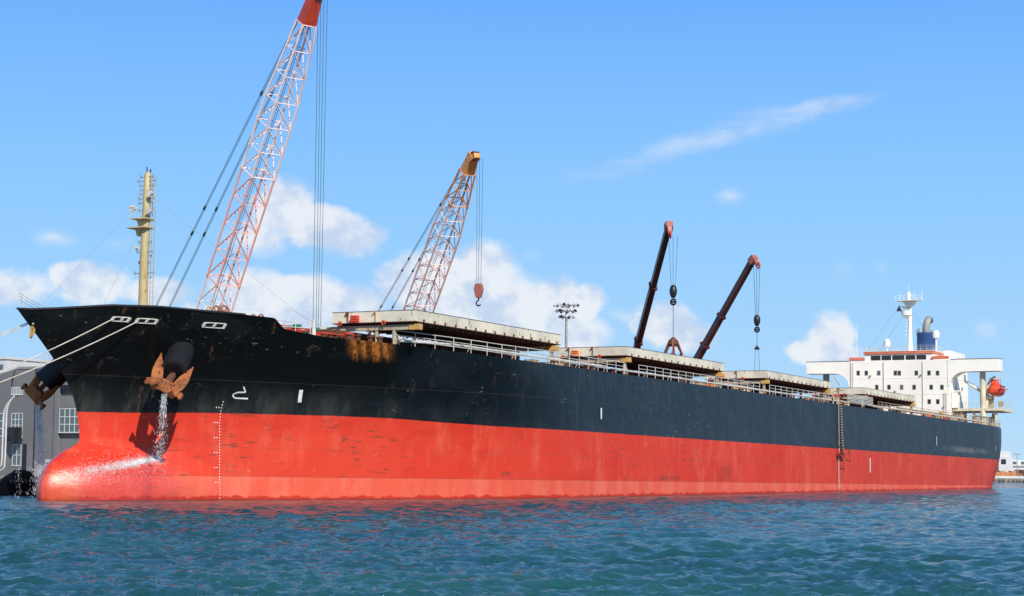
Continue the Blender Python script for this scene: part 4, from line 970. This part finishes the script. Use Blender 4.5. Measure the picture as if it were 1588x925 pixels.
# ------------------------------------------------------------------ lifeboat
t = Thing('lifeboat', 'orange enclosed lifeboat hung in davits at the stern beside the white bridge', 'lifeboat', (198.8, -14.3, 15.8), SHIP)
def boat(h0, h1, sc_):
    vs = []; fs = []; n = 16; st_ = 13
    for i in range(st_):
        x = -3.1+6.2*i/(st_-1); k = math.sqrt(max(0.02, 1-(abs(x)/3.15)**2.6))
        for j in range(n):
            a = 2*math.pi*j/n; y = 1.2*math.cos(a)*k; z = math.sin(a)
            z = z*1.15*(0.55+0.45*k) if z < 0 else z*(1.05 if abs(x) < 2 else 0.75)*k
            vs.append((199.3+x, -14.3+y*(1.0 if z < 0.1 else 0.82), 16.75+z))
    fs = [(i*n+k, i*n+(k+1) % n, (i+1)*n+(k+1) % n, (i+1)*n+k) for i in range(st_-1) for k in range(n)]+[tuple(range(n)), tuple((st_-1)*n+k for k in range(n))]
    return MB().add(vs, fs)
t.part('body', boat(0, 0, 1), M['boatorange'], smooth=30)
t.part('cockpit', MB().prism([(197.3, 17.5), (198.9, 17.6), (198.7, 18.3), (197.7, 18.25)], 1, -14.8, -13.8), M['boatorange'], bevel=0.08)
t.part('rubbing_strake', MB().box((196.6, -15.56, 16.72), (202, -15.42, 16.86)), M['boatorange'])
for s in (197.9, 199.2, 200.5): t.part('window', MB().box((s, -15.32, 17.05), (s+0.5, -15.16, 17.3)), M['glass'])
for s in (197.5, 201.2): t.part('fall_wire', MB().bar((s, -14.5, 17.6), (s, -14.5, 18.7), 0.03, n=4), M['wire'])

# ------------------------------------------------------------------ lattice boom cranes on the quay
def lerp(a, b, t): return a+(b-a)*t
def lattice_crane(label, foot, tip, hook, wmid, dmid, sections, headmat, headlen, mats, blockmat, taper0, taper1, nbay, pend, under_rope):
    foot, tip = Vector(foot), Vector(tip); base = (foot.x+1.0, foot.y+1.5, 1.15)
    t = Thing('crawler_crane', label, 'crane', base, LAND, 'cranes working over the ship')
    d = (tip-foot).normalized(); L = (tip-foot).length; u = d.cross(Vector((0, 0, 1))).normalized(); v = u.cross(d).normalized()
    def wd(x):
        f = 1.0
        if x < taper0: f = lerp(0.35, 1, x/taper0)
        if x > taper1: f = lerp(1, 0.42, (x-taper1)/(L-taper1))
        return wmid*f/2, dmid*f/2
    def node(x, i):
        a, b_ = wd(x); sx_, sy_ = ((-1, -1), (1, -1), (1, 1), (-1, 1))[i]
        return foot+d*x+u*a*sx_+v*b_*sy_
    x0 = 0; Lb = L-headlen
    for j, (xe, mt) in enumerate(sections):
        xe = min(xe, Lb); mb = MB(); n = max(1, int(round((xe-x0)/(Lb/nbay)))); xs = [lerp(x0, xe, k/n) for k in range(n+1)]
        for a, b_ in zip(xs[:-1], xs[1:]):
            for i in range(4):
                mb.bar(node(a, i), node(b_, i), 0.092, n=5, caps=False)
                i2 = (i+1) % 4
                flip = (i % 2 == 0)
                mb.bar(node(a, i if flip else i2), node(b_, i2 if flip else i), 0.052, n=4, caps=False)
                mb.bar(node(b_, i), node(b_, i2), 0.045, n=4, caps=False)
        for i in range(4):
            mb.bar(node(xs[0], i), node(xs[0], (i+1) % 4), 0.065, n=4); mb.bar(node(xs[0]+0.0, i)-d*0.12, node(xs[0], i)+d*0.12, 0.12, n=6)
        t.part('boom_section', mb, M[mats[mt]]); x0 = xe
    hd = MB(); a, b_ = wd(Lb); a2, b2 = wd(L)
    hd.beam(foot+d*Lb, tip, 2*a, 2*b_, 2*a2*0.9, 2*b2*1.1)
    hd.beam(tip-d*0.8, tip+u*0+d*0.35-v*0.7, 1.0, 0.7, 0.6, 0.5)
    head = t.part('boom_head', hd, M[headmat], bevel=0.05)
    for k in (-1, 0, 1):
        t.part('sheave', MB().ring(tip+u*0.25*k-v*0.35, u, 0.38, 0.09, 18, 6).bar(tip+u*(0.25*k-0.05)-v*0.35, tip+u*(0.25*k+0.05)-v*0.35, 0.36, n=14), M['rustdark'], parent=head, smooth=35)
    # catwalk-like rope guide inside the boom
    if under_rope:
        mb = MB()
        for o_ in (-0.12, 0.14): mb.bar(foot+d*1+u*o_+v*dmid*0.35, tip+u*o_*0.5, 0.022, n=4)
        t.part('luffing_rope', mb, M['wire'])
    # pendants to the gantry
    G = Vector(pend)
    for o_ in (-0.75, 0.75):
        mb = MB()
        for e in (-0.07, 0.07): mb.bar(tip+u*o_*0.5+u*e, G+u*o_+u*e, 0.026, n=4)
        Lp = (G-tip).length
        for f in (0.25, 0.55, 0.62, 0.85): c = tip.lerp(G, f)+u*o_*lerp(0.5, 1, f); mb.bar(c-(G-tip).normalized()*0.22, c+(G-tip).normalized()*0.22, 0.12, n=5)
        t.part('pendant', mb, M['wiregreen'])
    # hoist and hook
    H = Vector(hook); top = tip-v*0.6
    mb = MB()
    for o_ in (-0.30, 0.02, 0.30): mb.bar(Vector((H.x, H.y, top.z))+u*o_, H+u*o_*0.7+Vector((0, 0, 0.5)), 0.020, n=4)
    mb.bar(Vector((H.x+0.1, H.y, top.z))+u*0.62, Vector((H.x+0.1, H.y, H.z-3))+u*0.55, 0.022, n=4) if not blockmat else None
    t.part('hoist_rope', mb, M['wiregreen'])
    hb_ = MB(); hb_.prism([(H.y-0.30, H.z+0.55), (H.y+0.30, H.z+0.55), (H.y+0.42, H.z), (H.y+0.22, H.z-0.75), (H.y-0.22, H.z-0.75), (H.y-0.42, H.z)], 0, H.x-0.22, H.x+0.22)
    hk = t.part('hook_block', hb_, M[blockmat or 'rustdark'], bevel=0.05)
    hh = MB(); hh.bar(H+Vector((0, 0, -0.75)), H+Vector((0, 0, -1.0)), 0.08)
    pts = [H+Vector((0, 0.24*math.sin(a), -1.25-0.24*math.cos(a)+0.0)) for a in [math.pi*k/8-0.2 for k in range(-2, 9)]]
    hh.path(pts, 0.07); t.part('hook', hh, M['black'], parent=hk)
    # machine on the quay (behind the ship)
    bx = foot.x; by = foot.y+2.6
    cab = MB(); cab.box((bx-1.6, by-2.6, 2.6), (bx+1.6, by+4.2, 4.9)); t.part('upper_works', cab, M[headmat if headmat != 'craneyel' else 'craneyel'], bevel=0.08)
    t.part('counterweight', MB().box((bx-1.7, by+4.2, 2.5), (bx+1.7, by+5.6, 4.6)), M['grey'], bevel=0.08)
    cb = MB(); cb.prism([(by-3.6, 2.7), (by-1.6, 2.7), (by-1.6, 4.9), (by-3.1, 4.9), (by-3.7, 3.9)], 0, bx+1.65, bx+2.75); o = t.part('cab', cb, M['white'], bevel=0.05)
    t.part('window', MB().box((bx+2.74, by-3.3, 3.6), (bx+2.79, by-1.9, 4.6)), M['glass'], parent=o)
    gm = MB()
    for o_ in (-0.8, 0.8): gm.bar((bx+o_, by+3.6, 4.9), G+Vector((o_*0.8, 0, 0)), 0.12); gm.bar((bx+o_, by-0.5, 4.9), G+Vector((o_*0.8, 0, 0)), 0.10)
    t.part('gantry', gm, M['rustdark'])
    for o_ in (-2.3, 2.3):
        tr = MB(); tr.prism([(by-3.3, 1.55), (by-2.7, 1.16), (by+3.7, 1.16), (by+4.3, 1.55), (by+4.3, 1.95), (by+3.7, 2.3), (by-2.7, 2.3), (by-3.3, 1.95)], 0, bx+o_-0.45, bx+o_+0.45); t.part('crawler_track', tr, M['black'], bevel=0.05)
    t.part('undercarriage', MB().box((bx-1.9, by-1.8, 1.5), (bx+1.9, by+2.8, 2.6)), M['black'], bevel=0.05)
    return t
lattice_crane('tallest crane, red and white lattice boom, nearest the bow', (34.1, 21.5, 3.3), (24.5, 0.55, 40.2), (24.6, 0.0, 12.6), 2.15, 1.9,
    [(17.2, 0), (27.2, 1), (60.0, 2)], 'red', 3.0, ['lattwhite', 'lattred', 'lattwhite'], None, 5, 33.5, 17, (42.6, 31.8, 12.2), True)
lattice_crane('pale lattice boom crane with orange head above the first hatch cover', (67.5, 21.5, 3.3), (52.0, 1.0, 31.2), (51.9, 0.3, 18.6), 2.15, 1.9,
    [(15.8, 0), (32.5, 1), (60, 2)], 'craneyel', 2.0, ['lattpink', 'lattpink', 'craneyel'], 'head', 5, 29, 22, (82.6, 29.8, 18.0), True)

# ------------------------------------------------------------------ telescopic cranes
def telescopic(label, foot, tip, hook, z_end, mat, fr):
    foot, tip = Vector(foot), Vector(tip); d = (tip-foot).normalized(); L = (tip-foot).length
    u = d.cross(Vector((0, 0, 1))).normalized(); v = u.cross(d).normalized()
    bx, by = foot.x, foot.y+1.5
    t = Thing('telescopic_crane', label, 'crane', (bx, by, 1.15), LAND, 'cranes working over the ship')
    x0 = 0; w_ = 0.98
    for k, f in enumerate(fr+[1.0]):
        x1 = L*f; t.part('boom_section', MB().beam(foot+d*x0, foot+d*x1, w_*0.82, w_, w_*0.8, w_*0.97), M[mat], bevel=0.06)
        if f < 1: t.part('collar', MB().beam(foot+d*(x1-0.25), foot+d*(x1+0.12), w_*0.82+0.2, w_+0.22), M['rustdark'] if mat == 'boomdark' else M['boommaroon'], bevel=0.03)
        x0 = x1; w_ *= 0.93
    hd = MB(); hd.beam(tip-d*0.5, tip+d*0.5, 0.95, 0.95, 0.8, 0.7); hd.beam(tip+d*0.2-v*0.2, tip+d*0.1-v*1.3, 0.6, 0.5, 0.4, 0.3)
    head = t.part('boom_head', hd, M['head'], bevel=0.06)
    sv = MB(); sv.ring(tip+d*0.1-v*1.3, u, 0.35, 0.1, 16, 6); t.part('sheave', sv, M['red'], parent=head)
    H = Vector(hook); tz = (tip-v*1.1).z
    mb = MB()
    for o_ in (-0.5, 0.02, 0.5): mb.bar(Vector((H.x, H.y, tz))+u*o_, H+u*o_*0.45+Vector((0, 0, 0.6)), 0.028, n=4)
    mb.bar(H-Vector((0, 0, 1.3)), Vector((H.x, H.y, z_end)), 0.035, n=4)
    t.part('hoist_rope', mb, M['wiregreen'])
    bl = MB(); bl.lathe((H.x, H.y, H.z), [(0.12, 0.95), (0.34, 0.75), (0.44, 0.3), (0.38, -0.1), (0.2, -0.5)], 14); hk = t.part('hook_block', bl, M['black'], smooth=True)
    hh = MB(); hh.ring(H+Vector((0, 0, -0.95)), (1, 0, 0), 0.30, 0.11, 14, 6); hh.bar(H+Vector((-0.4, -0.4, -0.95)), H+Vector((0.4, 0.4, -0.95)), 0.12); t.part('hook', hh, M['black'], parent=hk)
    t.part('luffing_ram', MB().bar(foot+Vector((0, -0.6, -0.9)), foot+d*L*0.16-v*0.4, 0.22, n=10), M['grey'])
    cb = MB(); cb.box((bx-1.3, by-2.2, 2.3), (bx+1.3, by+3.6, 3.6)); t.part('upper_works', cb, M['red'], bevel=0.08)
    t.part('cab', MB().prism([(by-3.6, 2.3), (by-1.9, 2.3), (by-1.9, 4.2), (by-3.0, 4.2), (by-3.7, 3.2)], 0, bx+0.75, bx+1.75), M['white'], bevel=0.05)
    t.part('chassis', MB().box((bx-1.4, by-5.2, 1.55), (bx+1.4, by+5.4, 2.25)), M['black'], bevel=0.06)
    for yy in (-4.2, -2.6, 1.0, 2.6, 4.2):
        for o_ in (-1.15, 1.15):
            wv_ = t.part('wheel', MB().bar((bx+o_-0.2, by+yy, 1.68), (bx+o_+0.2, by+yy, 1.68), 0.52, n=18), M['black'], bevel=0.05)
            t.part('rim', MB().bar((bx+o_-0.22, by+yy, 1.68), (bx+o_+0.22, by+yy, 1.68), 0.26, n=12), M['grey'], parent=wv_)
telescopic('dark telescopic crane boom with a black hook block, left of the two telescopic booms', (128.5, 21.5, 3.2), (92.9, -1.8, 29.3), (94.2, -1.8, 21.9), 17.1, 'boomdark', [0.36, 0.56, 0.78])
telescopic('maroon telescopic crane boom leaning right over the third hatch cover', (139.3, 21.5, 3.2), (125.8, 0, 29.1), (127.15, 0, 21.2), 18.0, 'boommaroon', [0.46, 0.60, 0.74])
# sling under the second telescopic crane
t = Thing('lifting_sling', 'thin double wire sling hanging below the right telescopic crane hook', 'sling', (127.1, 0, 11.5), LAND)
t.part('spreader', MB().lathe((127.1, 0, 17.7), [(0.08, 0.5), (0.38, 0.1), (0.3, 0)], 8), M['black'])
for o_ in (-0.35, 0.35): t.part('sling_leg', MB().bar((127.1, o_*0.6, 17.8), (127.1, o_*1.4, 11.5), 0.028, n=4), M['wiregreen'])
# grab hanging from the first telescopic crane
t = Thing('grab_bucket', 'rusty brown clawed grab hanging just above the second hatch cover', 'grab', (94.2, -1.8, 14.6), LAND)
cx, cy = 94.2, -1.8
t.part('grab_head', MB().lathe((cx, cy, 16.0), [(0.5, 0), (0.62, 0.25), (0.45, 0.7), (0.12, 1.05)], 12), M['rustdark'], bevel=0.03)
for k in range(6):
    a = k*math.pi/3+0.3; c, s = math.cos(a), math.sin(a); tn = MB()
    tn.beam((cx+c*0.4, cy+s*0.4, 16.3), (cx+c*1.1, cy+s*1.1, 15.2), 0.14, 0.16); tn.beam((cx+c*1.1, cy+s*1.1, 15.2), (cx+c*0.7, cy+s*0.7, 14.2), 0.4, 0.12, 0.1, 0.08); tn.bar((cx+c*0.5, cy+s*0.5, 16.7), (cx+c*1.1, cy+s*1.1, 15.3), 0.06)
    t.part('tine', tn, M['head'] if k % 2 else M['rustdark'])

# ------------------------------------------------------------------ floodlight mast beyond the ship
t = Thing('floodlight_mast', 'tall slim floodlight mast with a cluster of lamps behind the second hatch', 'light mast', (155.2, 40, 1.15), LAND)
t.part('pole', MB().sweep([(155.2, 40, 1.15), (155.2, 40, 12), (155.2, 40, 25.2)], [0.34, 0.26, 0.17], n=12), M['grey'], smooth=True)
fr = MB()
for z, r_ in ((25.3, 0.9), (26.2, 1.35), (27.0, 1.6)):
    fr.ring((155.2, 40, z), (0, 0, 1), r_, 0.05, 20, 5)
    for k in range(4): a = k*math.pi/2; fr.bar((155.2, 40, z-0.3), (155.2+r_*math.cos(a), 40+r_*math.sin(a), z), 0.05, n=4)
fr.bar((155.2, 40, 25), (155.2, 40, 27.2), 0.15); t.part('lamp_frame', fr, M['grey'])
for z, r_, n in ((25.2, 0.9, 7), (26.1, 1.35, 10), (26.95, 1.65, 12)):
    for k in range(n):
        a = 2*math.pi*k/n+z; x, y = 155.2+r_*math.cos(a), 40+r_*math.sin(a)
        t.part('floodlight', MB().beam((x, y, z+0.18), (x+0.28*math.cos(a), y+0.28*math.sin(a), z-0.12), 0.32, 0.26), M['black'] if k % 3 == 0 else M['farwhite'])

# ------------------------------------------------------------------ grey warehouse on the quay, seen past the bow
SB = 60.0
t = Thing('warehouse', 'dark grey rendered warehouse with a shallow gable behind the bow on the left', 'building', (SB, 62, 1.15), LAND)
wl = MB(); wl.prism([(55.8, 1.15), (90, 1.15), (90, 8.6), (64.3, 12.3), (61.7, 12.95), (55.8, 12.85)], 0, SB, SB+34); t.part('wall', wl, M['build'], bevel=0.03)
t.part('annex', MB().box((SB+0.4, 40, 1.15), (SB+30, 55.8, 10.95)), M['build'], bevel=0.03)
an = MB(); an.box((SB+0.1, 40, 10.2), (SB+0.4, 55.8, 10.98)); 
for k in range(14): an.box((SB-0.05, 42+k, 10.5), (SB+0.12, 42.5+k, 10.8))
t.part('cornice', an, M['black'])
t.part('parapet', MB().box((SB-0.08, 55.75, 12.8), (SB+1.0, 61.8, 13.05)), M['grey'])
t.part('pilaster', MB().box((SB-0.25, 55.85, 1.15), (SB, 56.25, 12.8)), M['build'])
t.part('downpipe', MB().bar((SB-0.12, 59.0, 1.2), (SB-0.12, 59.0, 12.8), 0.07, n=8), M['black'])
def win(y0, y1, z0, z1, ny, nz, louv=False):
    rv = MB(); rv.box((SB-0.02, y0, z0), (SB+0.0, y1, z1)); fr_ = MB()
    fr_.box((SB-0.1, y0-0.1, z0-0.12), (SB-0.02, y1+0.1, z0)); fr_.box((SB-0.07, y0-0.08, z1), (SB-0.02, y1+0.08, z1+0.08)); fr_.box((SB-0.07, y0-0.08, z0), (SB-0.02, y0, z1)); fr_.box((SB-0.07, y1, z0), (SB-0.02, y1+0.08, z1))
    for k in range(1, ny): y = lerp(y0, y1, k/ny); fr_.box((SB-0.07, y-0.04, z0), (SB-0.02, y+0.04, z1))
    for k in range(1, nz): z = lerp(z0, z1, k/nz); fr_.box((SB-0.068, y0, z-0.04), (SB-0.02, y1, z+0.04))
    f = t.part('window', fr_, M['farwhite'] if not louv else M['black']); t.part('pane', MB().box((SB-0.03, y0, z0), (SB-0.01, y1, z1)), M['glassblue'] if not louv else M['black'], parent=f)
win(60.85, 62.3, 5.4, 7.9, 3, 4); win(63.45, 65.6, 5.5, 7.9, 3, 3); win(52.2, 55.6, 5.9, 8.35, 5, 3)
win(60.95, 62.4, 10.05, 10.75, 7, 1); win(60.9, 62.0, 2.3, 4.5, 2, 2)
bb = MB()
for k in range(9): bb.box((SB-0.55, 60.8+k*0.19, 5.0), (SB-0.5, 60.86+k*0.19, 5.75))
bb.box((SB-0.6, 60.75, 5.72), (SB-0.1, 62.45, 5.8)); bb.box((SB-0.6, 60.75, 4.9), (SB, 62.45, 5.0)); t.part('balcony', bb, M['black'])
t.part('doorway', MB().box((SB-0.03, 60.1, 1.16), (SB-0.01, 60.7, 4.6)), M['black'])
t.part('awning', MB().prism([(60.8, 6.4), (62.2, 6.4), (60.8, 4.6)], 0, SB-1.4, SB-0.03), M['black'])
t.part('gutter_bracket', MB().bar((SB-0.1, 62.3, 12.0), (SB-0.8, 61.4, 12.6), 0.05, n=5).bar((SB-0.1, 62.4, 10.9), (SB-0.1, 62.4, 12.0), 0.06, n=5), M['black'])
t.part('shop_opening', MB().box((SB+0.37, 52.0, 1.2), (SB+0.39, 55.6, 3.4)), M['black'])
# rooftop rails
mb = MB()
for y in np.arange(57.2, 61.6, 0.4): mb.bar((SB+3, y, 13.0), (SB+3, y, 14.6), 0.035, n=4)
for z in (13.6, 14.1, 14.6): mb.bar((SB+3, 57.2, z), (SB+3, 61.5, z), 0.035, n=4)
t.part('roof_screen', mb, M['farwhite'])
t = Thing('white_block', 'small white block rising behind the warehouse roof at the left edge', 'building', (120, 119, 1.15), LAND)
t.part('wall', MB().box((120, 117.5, 1.15), (132, 130, 18.4)), M['farwhite']); t.part('parapet', MB().box((119.8, 117.3, 18.4), (132.2, 130.2, 18.8)), M['farwhite'])
for z in (15.2, 16.8): t.part('window', MB().box((119.95, 118, z), (119.99, 119.3, z+0.8)), M['glassblue'])
# white bent pipes on the quay
for i, (y0, dz) in enumerate(((54.15, 0.0), (54.55, -0.35))):
    mb = MB(); mb.sweep([(50, y0+2.0, 1.75+i*0.25), (50, y0+0.4, 1.75+i*0.25), (50, y0+0.05, 2.1+i*0.2), (50, y0, 3), (50, y0, 7.6+dz), (50, y0-0.1, 8.2+dz), (50, y0-0.4, 8.8+dz), (50, y0-0.95, 9.35+dz)], [0.10]*8, n=10)
    single('vent_pipe', mb, M['farwhite'], ('taller' if i == 0 else 'shorter')+' of the two bent white pipes standing before the warehouse', 'pipe', (50, y0, 1.15), LAND, 'white pipes before the warehouse', smooth=True)
# loading barrier
t = Thing('barrier', 'small white slatted barrier with yellow legs at the foot of the warehouse', 'barrier', (50, 48.8, 1.15), LAND)
for z in (2.05, 2.55): t.part('board', MB().box((50, 46.6, z), (50.08, 48.9, z+0.32)), M['farwhite'])
for y in (46.8, 48.6): t.part('leg', MB().box((50.08, y, 1.15), (50.2, y+0.15, 2.9)), M['yellow'])
# dark barge loaded with coal alongside
t = Thing('coal_barge', 'small black steel barge heaped with coal lying against the quay beside the bow', 'barge', (9.5, 16.0, 0), LAND)
hbm = MB(); hbm.prism([(6.9, 1.05), (11.9, 1.05), (11.5, -0.4), (7.4, -0.4)], 1, 15.2, 16.85); t.part('hull', hbm, M['coal'], bevel=0.05)
rg = np.random.RandomState(4); n = 22; vs = []; fs = []
for i in range(n):
    for j in range(n):
        a, b_ = i/(n-1), j/(n-1); e = min(1, 2.6*min(a, 1-a))**0.9; f = min(1, 3.5*min(b_, 1-b_))
        vs.append((7.05+4.7*a, 15.3+1.45*b_, 1.0+0.85*e*f*(1-0.35*abs(a-0.45)*2)+rg.rand()*0.09))
for i in range(n-1):
    for j in range(n-1): fs.append((i*n+j, (i+1)*n+j, (i+1)*n+j+1, i*n+j+1))
t.part('coal_heap', MB().add(vs, fs), M['coal'])
ty = MB()
for k in range(12): ty.beam((7.2+k*0.4, 15.15, 1.15), (7.35+k*0.4, 15.15, 0.95), 0.06, 0.16)
t.part('rim_marks', ty, M['grey'])

# ------------------------------------------------------------------ far shore to the right of the stern
sh_ = MB(); sh_.prism([(118, -1), (420, -1), (420, 1.1), (119, 1.1)], 1, 548, 900); single('far_shore', sh_, M['concrete'], None, None, (118, 548, 0), FREE, kind='structure')
rk = MB(); rg = np.random.RandomState(9)
for k in range(360):
    x = rg.uniform(124, 215); y = 548-rg.rand()*2.6; z = rg.uniform(-0.1, 1.0)*(1-(548-y)/3.4); r_ = rg.uniform(0.3, 0.75)
    b0 = len(rk.v); rk.add([(x+r_*rg.uniform(.6, 1), y, z), (x, y+r_*.8, z), (x-r_*rg.uniform(.6, 1), y, z), (x, y-r_*rg.uniform(.5, 1), z), (x+.1, y, z+r_*rg.uniform(.5, .9)), (x, y, z-r_*.6)], [(0,1,4),(1,2,4),(2,3,4),(3,0,4),(1,0,5),(2,1,5),(3,2,5),(0,3,5)])
single('breakwater_stones', rk, M['stone'], 'dark stones piled along the far shore right of the stern', 'rocks', (124, 548, 0), FREE, kind='stuff')
t = Thing('far_wall', 'low reddish brown wall of stacked material on the far shore', 'wall', (150, 556, 1.1), FREE)
fw = MB(); fw.box((126, 556, 1.1), (260, 558, 2.5)); t.part('wall', fw, M['brick'])
fp = MB()
for k in range(46): fp.box((150+k*2.3, 560+(k % 3), 1.1), (151.4+k*2.3, 562, 2.8+(k*7 % 5)*0.42))
t.part('stack', fp, M['rustdark'])
t = Thing('far_terminal', 'pale low terminal building on the far shore at the right edge', 'building', (150, 640, 1.1), FREE)
t.part('hall', MB().box((163, 640, 1.1), (330, 670, 5.0)), M['farwhite'])
t.part('upper_storey', MB().prism([(164, 5.0), (240, 5.0), (240, 8.2), (176, 7.0), (171, 7.4), (164, 7.9)], 1, 642, 660), M['farwhite'])
rf = MB(); rf.box((162.6, 639.6, 4.9), (330, 641, 5.25)); t.part('roof_edge', rf, M['grey'])
for k in range(18): t.part('window', MB().box((165+k*3.4, 639.9, 2.6), (167.2+k*3.4, 639.98, 3.9)), M['glassblue'])
for k in range(10): t.part('window', MB().box((165+k*3.2, 641.9, 5.7), (166.6+k*3.2, 641.98, 6.6)), M['glassblue'])
for i, (x, h) in enumerate(((152.6, 11.5), (149.5, 8.0))):
    t = Thing('lamp_post', ('taller' if i == 0 else 'shorter')+' of the two thin lamp posts on the far shore', 'lamp post', (x, 554, 1.1), FREE, 'lamp posts on the far shore')
    t.part('pole', MB().bar((x, 554, 1.1), (x, 554, h), 0.12, 0.08, n=6), M['grey']); t.part('lamp_head', MB().box((x-0.9, 553.8, h), (x+0.9, 554.2, h+0.35)), M['grey'])
t = Thing('control_tower', 'narrow white tower block on the far shore just right of the stern', 'building', (164, 620, 1.1), FREE)
tw = MB(); tw.box((161.2, 620, 1.1), (165.8, 628, 8.0)); tw.box((162.0, 621, 8.0), (165.4, 627, 9.9)); t.part('wall', tw, M['farwhite'])
t.part('window', MB().box((162.0, 619.9, 5.6), (163.6, 619.98, 7.2)), M['glass'])
t = Thing('container_row', 'row of orange containers behind the stone bank of the far shore', 'containers', (145, 553, 1.1), FREE)
for k in range(4): t.part('container', MB().box((142.6+k*1.6, 553, 1.1), (144.1+k*1.6, 556, 2.9+0.35*(k % 2))), M['farorange'])
t.part('kerb_rail', MB().box((140, 552.2, 1.1), (215, 552.4, 1.75)), M['farwhite'])
